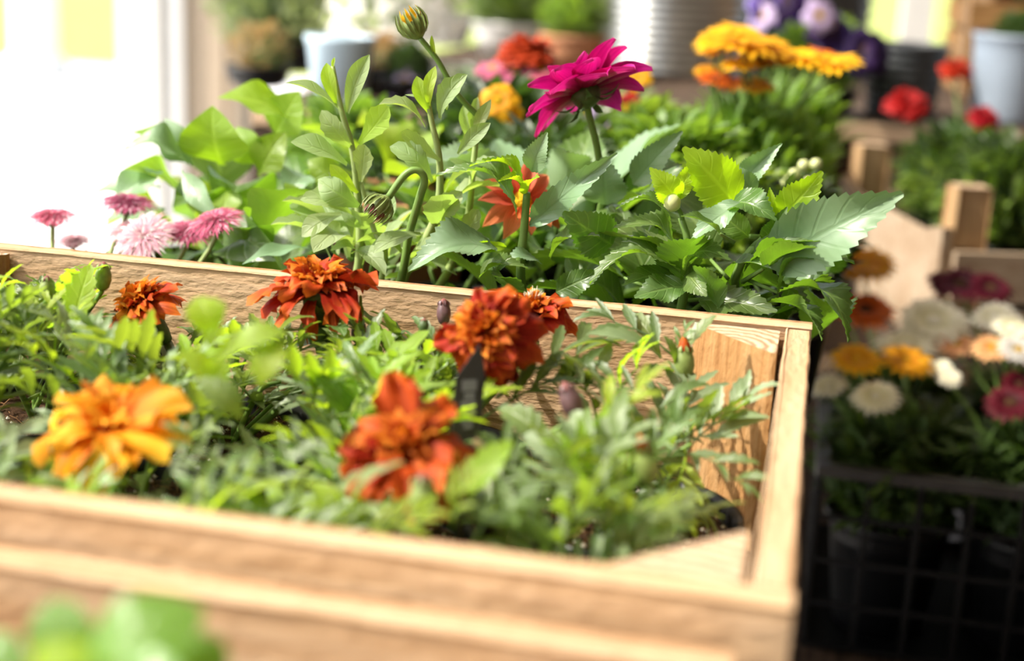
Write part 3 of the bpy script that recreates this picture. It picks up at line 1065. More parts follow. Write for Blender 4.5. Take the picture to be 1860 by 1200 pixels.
def bud_mesh(L, r, mats, tip=0.35, teeth=8):
    mb = MB()
    pr = [(r * 0.3, 0), (r * 0.75, L * 0.12), (r, L * 0.4), (r * 0.95, L * 0.62), (r * 0.72, L * 0.82)]
    g = lathe_geom(pr, 12, True, False)
    V = np.array(g[0])
    for i in range(len(V)):
        q = math.atan2(V[i][1], V[i][0])
        k = 1 + 0.06 * math.cos(4 * q)
        V[i][0] *= k
        V[i][1] *= k
    mb.add((V, g[1], g[2]), None, 0)
    mb.add(lathe_geom([(r * 0.68, L * 0.74), (r * 0.66, L * 0.85), (r * 0.45, L * (0.85 + tip * .35)), (r * 0.12, L * (0.85 + tip * .6))], 10, False, True), None, 1)
    for k in range(teeth):
        q = 2 * PI * k / teeth
        b = (math.cos(q) * r * 0.78, math.sin(q) * r * 0.78, L * 0.74)
        mb.add(SM_G, frame(b, (-math.cos(q) * 0.3, -math.sin(q) * 0.3, 1), (math.cos(q), math.sin(q), 0.2), L * 0.26, 1.1), 0)
    return mb.mesh('bud', mats)


BUD1 = bud_mesh(0.015, 0.0045, (M_CALYXP, M_BUDTIP))
BUD2 = bud_mesh(0.012, 0.0050, (M_CALYX, M_BUDTIP))
BUD3 = bud_mesh(0.017, 0.0052, (M_CALYXP, P_ORNG), 0.7)
M_BUDMAR = plain('bud_maroon', (0.13, 0.07, 0.075), 0.4, 0.5, var=0.35, nscale=250)
BUD4 = bud_mesh(0.015, 0.0045, (M_BUDMAR, M_BUDTIP))


def bud(parent, c, axis, me, s=1.0):
    return obj('bud', me, parent, axis_frame(c, axis, s, U(0, 6)))


# ------------------------------------------------------------------ marigold plants
POTS = [  # x, y, label
    (-0.062, -0.098, 'potted marigold in the back right corner, bare soil and black rim showing', 11),
    (-0.062, -0.196, 'potted marigold in the front right corner, three closed buds and no flower', 12),
    (-0.153, -0.060, 'potted marigold at the back board with a small red bloom topped by dry florets', 13),
    (-0.245, -0.060, 'potted marigold with one ruffled rust bloom rising at the back board', 14),
    (-0.334, -0.060, 'potted marigold with a tilted orange bloom at the left of the back board', 15),
    (-0.155, -0.150, 'potted marigold bearing the largest deep orange bloom beside the black tag', 16),
    (-0.246, -0.148, 'potted marigold in the middle of the crate, only leaves', 17),
    (-0.337, -0.148, 'potted marigold at the left wall of the crate, feathery leaves and green buds', 18),
    (-0.155, -0.237, 'potted marigold with a blurred red bloom just behind the front board', 19),
    (-0.246, -0.234, 'potted marigold with a blurred yellow orange bloom near the front board', 20),
    (-0.337, -0.234, 'potted marigold in the front left corner with dark soil showing', 21),
]
MP = []
for (x, y, lab, sd) in POTS:
    t = thing('potted_marigold', lab, 'potted plant', (x, y, -0.113), 'marigolds in the wooden crate')
    pot(t, (x, y), sd=sd, h=0.0545, ztop=-0.058)
    MP.append(t)


CAPS = ((-1, 9, ((-200, 560), (0, 545), (60, 520), (150, 500), (185, 520), (196, 690), (340, 715), (385, 640), (430, 610), (480, 640), (520, 625), (560, 615), (700, 622), (760, 640), (800, 670), (960, 690), (1060, 660), (1085, 610), (1280, 600), (1300, 700), (1400, 745), (1700, 760)), -0.2),
        (580, 890, ((0, 945), (2000, 945)), -0.175), (50, 355, ((0, 880), (2000, 880)), -0.185), (785, 975, ((0, 715), (2000, 715)), -0.105),
        (1195, 1380, ((0, 960), (2000, 960)), -0.095))


def lowered(p):
    """keep foliage below the blooms it must not cover"""
    p = Vector(p)
    for k in range(14):
        d = p - CAM
        z = d.dot(RZ)
        u, v = 930 + 2583.3 * d.dot(RX) / z, 600 + 2583.3 * d.dot(RY) / z
        lim = np.interp(u, [a for a, _ in CAPS[0][2]], [b for _, b in CAPS[0][2]])
        for (u0, u1, pl, ym) in CAPS[1:]:
            if u0 < u < u1 and p.y < ym:
                lim = max(lim, np.interp(u, [a for a, _ in pl], [b for _, b in pl]))
        if v >= lim:
            break
        p.z -= max(0.0015, (lim - v) * z / 2583.3 * 0.7)
    p.z = max(p.z, -0.06)
    return p


def mari_plant(t, x, y, sd, nst=4, h=0.05, nleaf=5, spread=0.034, young=0.25, size=0.053, zmax=0.0, avoid=None):
    """several leafy stems; leaves in pairs"""
    r = random.Random(sd)
    z0 = -0.065
    for s in range(nst):
        q = 2 * PI * (s + r.uniform(-0.25, 0.25)) / nst + sd
        rr = spread * r.uniform(0.55, 1.0) if s else spread * 0.2
        top = Vector((x + rr * math.cos(q), y + rr * math.sin(q), z0 + h * r.uniform(0.75, 1.15)))
        top = lowered(top)
        top.z = max(top.z, z0 + 0.015)
        b = Vector((x + 0.004 * math.cos(q), y + 0.004 * math.sin(q), z0))
        midp = b.lerp(top, 0.55) + Vector((0, 0, 0.008))
        P = smooth_path([b, midp, top], 5)
        g = tube_geom(P, [0.0016 - 0.0008 * i / (len(P) - 1) for i in range(len(P))], 5)
        obj('stem', mesh_from('stem', *g, None, (M_STEM,)), t)
        for k in range(nleaf):
            f = (k + 0.6) / nleaf
            p = P[min(len(P) - 1, int(f * (len(P) - 1) + 0.5))]
            for sgn in (0, PI):
                a = q + k * 1.45 + sgn + r.uniform(-0.35, 0.35)
                el = math.radians(r.uniform(8, 42) + 24 * f)
                L = size * r.uniform(0.75, 1.12) * (1.05 - 0.35 * f)
                d = Vector((math.cos(a) * math.cos(el), math.sin(a) * math.cos(el), math.sin(el)))
                tip = p + d * L
                # stay inside the crate walls
                tip.x = min(max(tip.x, XL + 0.014), -0.014)
                tip.y = min(max(tip.y, YF + 0.014), -0.014)
                if tip.z > zmax + 0.012:
                    tip.z = zmax + 0.012
                tip = lowered(tip)
                if (tip - p).length < 0.012:
                    continue
                ms = MARIY if (r.random() < young and f > 0.5) else (MARIP if r.random() < 0.32 else MARI)
                up = Vector((r.uniform(-.4, .4), r.uniform(-.4, .4), 1))
                obj('leaf', r.choice(ms), t, frame(p, tip - p, up, (tip - p).length, r.uniform(0.85, 1.1)))


for i, (x, y, lab, sd) in enumerate(POTS):
    h = [0.040, 0.038, 0.047, 0.044, 0.046, 0.042, 0.045, 0.058, 0.022, 0.034, 0.034][i]
    mari_plant(MP[i], x, y, sd, [3, 4, 4, 4, 4, 4, 4, 5, 4, 4, 3][i], h, [2, 3, 4, 4, 4, 3, 4, 5, 3, 3, 3][i], zmax=[-0.012, -0.014, -0.006, -0.010, -0.002, -0.014, -0.006, 0.004, -0.026, -0.014, -0.032][i])


def soiltop(i):
    x, y = POTS[i][0], POTS[i][1]
    return Vector((x + U(-.006, .006), y + U(-.006, .006), -0.066))


def stalk(i, end, r0=0.0017, r1=0.0013, mat=M_STEM, lean=0.4):
    b = soiltop(i)
    end = Vector(end)
    m = b.lerp(end, 0.5) + Vector((0, 0, 0.004))
    stem(MP[i], [b, m, end], r0, r1, mat)


def img(dx, dy, away=0.0):
    """direction: dx right, dy up in the view, away from the viewer"""
    return (RX * dx - RY * dy + RZ * away).normalized()


# F1 tilted orange bloom, long green calyx leaning to lower right
c = at(262, 560, -60)
f, b = marigold(MP[4], c, img(-0.45, 0.80, -0.35), 0.0172, 'red', 'orange', 9, 44, 31, cal=(0.019, 0.0045), mid='orange', spread=0.9, crest=1.15)
stem(MP[4], [b, at(318, 650, -62), at(345, 700, -62), soiltop(4)], 0.0022, 0.0016, M_CALYX)
# F2 ruffled rust bloom seen from the side
c = at(578, 532, -50)
f, b = marigold(MP[3], c, img(0.0, 0.92, -0.2), 0.0245, 'red', 'orange', 3, 48, 32, cal=(0.024, 0.0066), droop=4, mid='red', spread=0.92, crest=1.0,
                tips=((484, 548, -56, 0.9), (500, 580, -64, 0.8), (552, 582, -68, 0.45), (614, 572, -62, 0.5), (675, 520, -52, 0.8), (655, 492, -40, 0.8), (520, 556, -66, 0.8), (642, 528, -62, 0.7)))
stem(MP[3], [b, at(590, 660, -55), soiltop(3)], 0.003, 0.0018, M_STEM)
# F3 the big double head
c = at(882, 606, -112)
f, b = marigold(MP[5], c, img(-0.25, 0.30, -0.85), 0.0165, 'red', 'orange', 12, 62, 33, cal=(0.018, 0.0055), droop=0, mid='red', crest=1.15)
c2 = at(925, 622, -101)
f2, b2 = marigold(MP[5], c2, img(0.75, -0.10, -0.25), 0.0150, 'deep', 'deep', 12, 46, 34, cal=(0.012, 0.005), droop=6, mid='deep', crest=0.95)
stem(MP[5], [b, at(880, 680, -100), soiltop(5)], 0.0024, 0.0017, M_STEMD)
stem(MP[5], [b2, at(893, 690, -97), soiltop(5)], 0.002, 0.0017, M_STEMD)
# F4 small red bloom with dry florets
c = at(966, 575, -36)
f, b = marigold(MP[2], c, img(0.05, 0.93, -0.35), 0.0145, 'red', 'orange', 5, 34, 35, cal=(0.014, 0.0045), droop=5, mid='red', spread=0.72, crest=1.2, hairs=True)
for (u, v, yy, ws) in ((1030, 556, -34, 0.9), (1044, 582, -32, 0.7), (1012, 590, -46, 1.0), (1028, 572, -40, 1.0)):
    q = at(u, v, yy)
    obj('petal', rnd.choice(PET['red'][0]), f, frame(c + img(0.3, 0.1, 0) * 0.003, q - c, Vector((0, -0.5, 1)), (q - c).length, ws))
stem(MP[2], [b, at(960, 640, -40), soiltop(2)], 0.002, 0.0015, M_STEM)
# F5 blurred red bloom near the front board
c = at(740, 815, -200)
f, b = marigold(MP[8], c, img(-0.05, 0.60, -0.65), 0.0215, 'red', 'orange', 3, 30, 36, cal=(0.016, 0.005), droop=10, mid='orange', crest=0.95,
                tips=((715, 690, -190, 0.8), (745, 700, -185, 0.7), (858, 792, -196, 0.7), (640, 885, -212, 0.8), (672, 897, -216, 0.8), (800, 880, -214, 1.0), (620, 822, -204, 0.8), (760, 885, -220, 0.8), (818, 850, -210, 0.8)))
stem(MP[8], [b, at(745, 900, -215), soiltop(8)], 0.002, 0.0016, M_STEM)
# F6 blurred yellow orange bloom
c = at(196, 782, -213)
f, b = marigold(MP[9], c, img(0.12, 0.75, -0.55), 0.0235, 'amber', 'amber', 2, 16, 37, cal=(0.014, 0.005), droop=20, mid='amber', crest=0.8,
                tips=((68, 772, -216, 0.8), (98, 855, -228, 0.8), (150, 874, -232, 0.9), (212, 862, -232, 0.8), (334, 738, -210, 0.9), (262, 705, -200, 0.9), (190, 690, -196, 0.9), (300, 790, -224, 0.7), (120, 720, -206, 0.9)))
stem(MP[9], [b, at(180, 860, -222), at(200, 900, -225), soiltop(9)], 0.0018, 0.0014, M_STEM)

# buds: (pot, u, v, y, mesh, scale, axis)
for (i, u, v, yy, me, s, ax) in (
        (3, 651, 625, -48, BUD4, 1.0, (0.05, 1, 0)), (4, 186, 528, -70, BUD1, 1.1, (0.05, 1, 0)), (2, 806, 590, -38, BUD4, 1.0, (0.0, 1, 0)),
        (2, 771, 632, -45, BUD1, 1.0, (0, 1, 0)), (0, 1243, 690, -60, BUD3, 1.15, (0, 1, 0)), (5, 1050, 760, -130, BUD4, 1.25, (-0.4, 1, 0)),
        (0, 1192, 792, -110, BUD2, 0.8, (0, 0.8, -0.5)), (1, 1180, 880, -170, BUD3, 1.1, (-0.2, 1, 0)), (1, 1130, 1000, -205, BUD1, 1.1, (0.05, 1, 0)),
        (8, 768, 950, -235, BUD1, 1.3, (0, 1, 0)), (4, 307, 700, -100, BUD1, 0.9, (0, 1, 0)), (4, 380, 628, -45, BUD2, 0.8, (0, 1, 0)),
        (7, 85, 545, -90, BUD1, 0.9, (0, 1, 0)), (1, 1252, 800, -75, BUD1, 0.55, (0, 1, 0)), (5, 770, 602, -75, BUD2, 0.6, (0, 1, 0))):
    p = at(u, v, yy)
    bud(MP[i], p, img(*ax), me, s * 0.72)
    stalk(i, p, 0.0012, 0.0010)

# individually placed leaflets that stand out: (pot, u0,v0,u1,v1,y0,y1, mesh, width)
for (i, u0, v0, u1, v1, y0_, y1_, ms, ws) in (
        (0, 1200, 650, 1064, 608, -60, -75, FINGERP[0], 0.9), (0, 1110, 620, 1092, 670, -68, -72, FINGERP[0], 1.9),
        (0, 1230, 650, 1080, 575, -55, -45, MARI[4], 0.8), (0, 1235, 650, 1255, 590, -55, -50, MARI[2], 0.9),
        (0, 1240, 640, 1302, 572, -52, -45, FINGER[0], 1.3), (0, 1200, 650, 1140, 570, -50, -35, FINGER[2], 1.1),
        (0, 1225, 660, 1205, 610, -60, -60, FINGER[1], 1.4), (0, 1240, 830, 1392, 715, -90, -72, MARIP[3], 0.9),
        (0, 1290, 800, 1392, 762, -90, -80, FINGERP[0], 1.2), (0, 1215, 830, 1372, 918, -98, -120, MARI[6], 0.55),
        (0, 1200, 740, 1290, 700, -95, -85, FINGER[1], 1.1), (0, 1180, 720, 1060, 690, -95, -90, MARI[1], 0.9),
        (0, 1160, 700, 1225, 690, -80, -60, FINGER[2], 1.0), (1, 1085, 850, 1150, 735, -165, -155, FINGERP[0], 1.9),
        (1, 1075, 850, 1045, 745, -165, -150, FINGERP[0], 1.9), (1, 1060, 870, 950, 790, -170, -160, FINGERP[0], 2.1),
        (1, 1080, 870, 1200, 700, -160, -140, MARIY[2], 0.7), (1, 1150, 900, 1260, 760, -170, -150, MARI[5], 0.9),
        (1, 1080, 900, 930, 880, -185, -195, MARIP[7], 0.6), (1, 1090, 930, 1200, 1000, -195, -212, MARI[2], 0.8),
        (5, 900, 720, 1090, 640, -105, -60, MARI[1], 0.8), (5, 880, 760, 1080, 700, -110, -85, MARI[5], 0.8),
        (5, 1000, 820, 905, 740, -150, -140, FINGER[1], 1.6), (3, 600, 590, 555, 560, -46, -48, FINGERY[1], 1.2),
        (3, 600, 598, 640, 575, -46, -40, FINGER[2], 1.6), (3, 590, 600, 548, 590, -52, -66, FINGER[0], 2.0),
        (3, 592, 602, 570, 555, -52, -60, FINGER[0], 1.3), (3, 600, 600, 625, 610, -58, -72, FINGER[1], 1.8),
        (3, 660, 660, 700, 560, -70, -60, FINGER[0], 0.9), (3, 640, 700, 600, 640, -95, -90, FINGER[1], 1.5),
        (3, 650, 680, 655, 535, -60, -45, FINGER[2], 0.35),
        (2, 700, 640, 740, 600, -60, -55, FINGER[1], 1.2), (2, 800, 640, 748, 575, -60, -50, FINGER[1], 0.9),
        (6, 600, 740, 655, 640, -130, -115, FINGER[0], 1.4), (6, 570, 770, 700, 745, -150, -135, MARI[4], 0.9),
        (6, 640, 780, 560, 660, -140, -140, FINGER[1], 1.4), (6, 620, 800, 780, 600, -120, -90, FINGERY[0], 1.0),
        (9, 385, 610, 358, 540, -205, -200, FINGERY[2], 3.4), (9, 395, 660, 475, 592, -205, -200, FINGERY[0], 1.6), (9, 400, 720, 385, 600, -205, -203, MARIY[2], 0.8), (9, 420, 640, 520, 605, -208, -203, FINGERY[1], 2.2), (9, 440, 700, 500, 640, -210, -205, MARIY[1], 0.9),
        (9, 420, 740, 320, 640, -200, -205, FINGERY[1], 1.8), (9, 470, 700, 515, 625, -212, -205, FINGERY[2], 2.6),
        (9, 440, 760, 360, 690, -215, -215, FINGER[1], 2.2), (7, 60, 640, 110, 540, -110, -90, MARIY[1], 1.0),
        (7, 130, 600, 165, 480, -100, -90, FINGERY[0], 1.6), (7, 30, 640, 60, 560, -130, -120, MARI[3], 1.0),
        (7, 100, 650, 175, 560, -120, -110, MARIY[2], 0.9), (4, 200, 660, 262, 590, -88, -78, FINGERP[0], 0.9),
        (4, 180, 660, 185, 575, -90, -85, FINGER[2], 0.9), (8, 850, 900, 930, 800, -210, -200, FINGERY[1], 1.6),
        (8, 820, 960, 880, 860, -235, -225, MARIY[0], 1.0), (8, 700, 960, 560, 920, -235, -240, MARIY[1], 1.0),
        (8, 860, 980, 960, 900, -235, -220, MARI[2], 1.0), (8, 640, 980, 800, 940, -250, -240, MARIY[3], 0.9),
        (9, 300, 880, 380, 830, -240, -235, MARI[2], 1.0), (9, 350, 900, 470, 850, -240, -230, MARI[4], 1.1),
        (9, 400, 880, 330, 780, -230, -225, MARI[6], 1.0), (9, 470, 900, 560, 800, -235, -220, MARI[1], 1.1),
        (10, 60, 880, 20, 850, -200, -205, FINGER[1], 1.4), (10, 120, 900, 70, 862, -235, -235, FINGER[1], 1.6)):
    place_leaf(MP[i], ms, at(u0, v0, y0_), at(u1, v1, y1_), Vector((U(-.3, .3), -0.4, 1)), ws)

# dry brown stem stuck up beside the front bloom
stem(MP[8], [soiltop(8), at(868, 880, -195), at(862, 800, -192)], 0.0016, 0.0012, L_DRY, 'dry_stem')

# black plant tag
pt = at(850, 735, -146)
g = []
tg = thing('plant_label', 'black plastic plant tag stuck in the soil beside the biggest marigold bloom', 'plant label', (pt.x, pt.y, -0.064))
mx_, my_ = img(1, 0.05, 0.25), img(0.06, 1, 0.05)
nn = mx_.cross(my_)
hw, hh, th = 0.0053, 0.0125, 0.0005
outl = [(-hw, -hh), (-hw * 0.5, -hh * 1.9), (0, -hh * 4.4), (hw * 0.5, -hh * 1.9), (hw, -hh), (hw, hh * 0.95), (hw * 0.55, hh * 1.7), (-hw * 0.95, hh * 0.8)]
V = [tuple(pt + mx_ * a + my_ * b + nn * s) for s in (-th, th) for a, b in outl]
n = len(outl)
F = [tuple(range(n - 1, -1, -1)), tuple(range(n, 2 * n))] + [(k, (k + 1) % n, n + (k + 1) % n, n + k) for k in range(n)]
M_TAG = plain('tag_plastic', (0.022, 0.02, 0.018), 0.45, 0.5, var=0.1)
obj('tag', mesh_from('tag', V, F, [(0, 0)] * len(V), None, (M_TAG,), False), tg)
mb = MB()
M_TAGP = plain('tag_grey_print', (0.13, 0.13, 0.125), 0.6)
for (a, b, s1, s2) in ((0.0, 0.55, 0.5, 0.16), (0.05, 0.25, 0.35, 0.1), (0, -0.1, 0.5, 0.22), (0, -0.45, 0.4, 0.08), (0.1, -0.62, 0.3, 0.06)):
    cc = pt + mx_ * a * hw + my_ * b * hh + nn * (th + 0.00012) * (1 if nn.dot(TOCAM) > 0 else -1)
    V = [tuple(cc + mx_ * hw * s1 * i + my_ * hh * s2 * j + nn * e) for e in (-0.0001, 0.0001) for i, j in ((-1, -1), (1, -1), (1, 1), (-1, 1))]
    mb.add((V, [(0, 1, 2, 3), (4, 5, 6, 7), (0, 1, 5, 4), (1, 2, 6, 5), (2, 3, 7, 6), (3, 0, 4, 7)], [(0, 0)] * 8))
pr = obj('print', mb.mesh('print', (M_TAGP,), False), tg)
pr['kind'] = 'stuff'

# ================================================================== plants behind the crate
NP_ = dict(n=0)


def potted(name, label, cat, x, y, zt=-0.045, r=0.044, h=0.066, group=None, mat=M_BLACKP, detail=False, base=None):
    zb = zt - h
    t = thing(name, label, cat, (x, y, zb), group)
    NP_['n'] += 1
    pot(t, (x, y), r, h, zt, mat, 0.008, NP_['n'], 24, detail)
    return t


def leaves(t, data, root, petiole=None):
    """data: (meshes, u0, v0, y0, u1, v1, y1, width ratio, lift) ; each leaf a part"""
    for d in data:
        ms, u0, v0, y0_, u1, v1, y1_, ws = d[:8]
        up = d[8] if len(d) > 8 else (0, -0.5, 1)
        place_leaf(t, ms, at(u0, v0, y0_), at(u1, v1, y1_), Vector(up), ws)
        if petiole:
            b = at(u0, v0, y0_)
            P = [b, b.lerp(petiole, 0.5) + Vector((0, 0, -0.002)), petiole]
            stem(t, P, 0.0007, 0.0013, M_STEM, 'petiole', 3, 5)


def fill(t, root, ms, n, L, el=(5, 60), rad=0.01, hz=(0.0, 0.05), ws=(0.9, 1.2), sd=0, pet=0.02, mat=M_STEM, ymin=None, xmax=0.016, xmin=-9):
    r = random.Random(sd)
    for k in range(n):
        a = 2.4 * k + r.uniform(-0.4, 0.4)
        e = math.radians(r.uniform(*el))
        d = Vector((math.cos(a) * math.cos(e), math.sin(a) * math.cos(e), math.sin(e)))
        z = r.uniform(*hz)
        b = Vector(root) + Vector((math.cos(a) * rad, math.sin(a) * rad, z))
        p = b + d * pet
        tip = p + (d + Vector((0, 0, -0.2))).normalized() * L * r.uniform(0.7, 1.15)
        if ymin is not None:
            p.y = max(p.y, ymin + 0.004)
            tip.y = max(tip.y, ymin + 0.002)
        tip.x = max(min(tip.x, xmax), xmin)
        p.x = max(p.x, xmin + 0.01)
        if (tip - p).length < 0.012:
            continue
        if pet > 0.004:
            stem(t, [b, p], 0.0013, 0.0009, mat, 'petiole', 2, 4)
        place_leaf(t, ms, p, tip, (r.uniform(-.3, .3), r.uniform(-.3, .3), 1), r.uniform(*ws))


FC = (0, -1, 0.25)    # blade turned towards the viewer
# ---- dahlia with serrated leaves, middle (stem at 950,500)
t = potted('potted_dahlia', 'young dahlia with serrated leaves right behind the small red marigold', 'potted plant', -0.150, 0.072, group='leafy plants behind the crate')
root = Vector((-0.135, 0.066, -0.052))
node = at(952, 418, 40)
stem(t, [root, at(946, 500, 42), node, at(957, 350, 36)], 0.0026, 0.0018, M_STEM)
leaves(t, [(DAP[0:1], 966, 312, 36, 994, 240, 30, 0.95, FC), (DAY[3:4], 955, 355, 36, 852, 303, 30, 0.55, (0, -.2, 1)),
           (DAY[0:1], 955, 355, 36, 980, 322, 22, 0.8, (0, -.6, 1)), (DA[3:4], 940, 400, 40, 790, 322, 30, 0.75, (0, -.25, 1)),
           (DAP[2:3], 962, 410, 40, 1122, 278, 28, 0.42, (0.5, -.8, .6)), (DAY[1:2], 950, 350, 36, 905, 330, 20, 0.6)], root)
leaves(t, [(DAP[1:2], 905, 455, 30, 742, 494, 8, 0.95, (0.1, -.55, 1)), (DAY[2:3], 920, 448, 36, 835, 452, 22, 0.42, (0, -1, .35)),
           (DA[0:1], 1112, 445, 42, 1022, 385, 26, 1.25, FC), (DA[1:2], 1000, 470, 40, 1090, 430, 30, 0.7),
           (DA[2:3], 1010, 530, 35, 1095, 492, 30, 0.85, FC), (DAP[3:4], 985, 480, 40, 900, 500, 30, 0.6), (DA[1:2], 870, 505, 30, 960, 488, 25, 0.6)], at(946, 500, 42))
fill(t, root, DA, 12, 0.042, (5, 50), 0.008, (-0.005, 0.03), (0.9, 1.2), 3, 0.016, ymin=0.008)

# ---- dahlia, right of the middle
t = potted('potted_dahlia', 'bushy dahlia with a round pale bud and upright serrated leaf behind the crate corner', 'potted plant', -0.053, 0.068, group='leafy plants behind the crate')
root = Vector((-0.066, 0.062, -0.052))
n1 = at(1250, 480, 40)
stem(t, [root, n1, at(1237, 395, 40)], 0.0026, 0.0016, M_STEM)
leaves(t, [(DAY[0:1], 1335, 372, 45, 1240, 268, 34, 1.15, (0.3, -1, 0.25)), (DAY[2:3], 1230, 362, 40, 1263, 288, 36, 0.72, FC),
           (DAY[1:2], 1232, 362, 40, 1180, 304, 32, 1.15, FC), (DAP[2:3], 1345, 368, 34, 1256, 437, 24, 0.85, (-.2, -.8, .8)),
           (DA[1:2], 1325, 372, 40, 1410, 402, 26, 1.15, (0, -.7, .8)), (DA[3:4], 1218, 402, 40, 1118, 381, 34, 0.35, (0, -.3, 1)),
           (DA[3:4], 1228, 470, 44, 1112, 416, 30, 0.85, (-.2, -.5, 1)), (DA[3:4], 1245, 492, 34, 1330, 476, 22, 1.15, (0, -.5, 1)),
           (DA[0:1], 1250, 498, 30, 1284, 538, 16, 1.3, FC), (DA[2:3], 1246, 520, 24, 1152, 540, 12, 1.2, (0, -.8, 1)),
           (DAP[0:1], 1150, 335, 95, 1240, 238, 85, 0.7, FC), (DAP[2:3], 1100, 372, 92, 1096, 285, 84, 1.6, FC), (DA[2:3], 1270, 545, 30, 1412, 566, 14, 0.75, (0, -.9, .8)),
           (DAP[1:2], 1350, 330, 85, 1421, 260, 72, 0.75, FC), (DAP[0:1], 1370, 350, 70, 1330, 300, 65, 1.1, FC),
           (DAP[1:2], 1180, 340, 96, 1240, 300, 92, 0.9), (DA[0:1], 1225, 500, 36, 1130, 520, 20, 0.8)], n1)
fill(t, root, DA, 15, 0.046, (5, 55), 0.008, (-0.005, 0.045), (0.95, 1.25), 5, 0.018, ymin=0.008)
M_BUDP = plain('pale_bud', (0.62, 0.66, 0.30), 0.4, 0.4, var=0.1)
g = lathe_geom([(0.0006, -0.0035), (0.003, -0.003), (0.0042, 0), (0.0032, 0.003), (0.0006, 0.0042)], 12, True, True)
b = at(1221, 368, 34)
obj('bud', mesh_from('bud', *g, None, (M_BUDP,)), t, axis_frame(b, (-.3, -.5, .8), 1.0))
stem(t, [b, at(1236, 385, 38), at(1240, 410, 40)], 0.001, 0.0012, M_STEM)

# ---- dahlia, far right, with the long pale leaf
t = potted('potted_dahlia', 'dahlia at the right end whose long pale leaf reaches out over the bench gap', 'potted plant', -0.048, 0.164, group='leafy plants behind the crate')
root = Vector((-0.032, 0.13, -0.052))
n1 = at(1335, 505, 42)
stem(t, [root, n1, at(1400, 420, 38)], 0.0026, 0.0016, M_STEM)
leaves(t, [(DAP[0:1], 1392, 482, 36, 1641, 351, 22, 0.78, (0.25, -1, 0.5)), (DAY[2:3], 1415, 402, 38, 1494, 311, 30, 1.0, (0.2, -1, 0.3)),
           (DAY[0:1], 1405, 400, 40, 1398, 340, 38, 0.7, FC), (DAP[3:4], 1425, 398, 36, 1505, 404, 28, 0.4, (0, -.3, 1)),
           (DA[1:2], 1352, 494, 36, 1508, 444, 24, 0.45, (0.2, -.5, 1)), (DA[3:4], 1380, 500, 34, 1520, 472, 24, 0.35, (0, -.3, 1)),
           (DA[0:1], 1330, 480, 34, 1400, 488, 22, 0.7, (0, -.4, 1)), (DAP[3:4], 1420, 520, 72, 1526, 545, 60, 0.8, (0, -.8, 1)),
           (DA[1:2], 1400, 440, 40, 1430, 375, 30, 1.0, FC), (DA[0:1], 1360, 430, 50, 1300, 380, 50, 1.1, FC)], n1)
fill(t, n1, DA, 16, 0.05, (-15, 35), 0.006, (-0.02, 0.02), (0.9, 1.2), 8, 0.018, ymin=0.008)
fill(t, Vector((-0.02, 0.12, -0.05)), DA, 14, 0.055, (0, 40), 0.012, (0.0, 0.03), (0.95, 1.2), 9, 0.02, ymin=0.03)

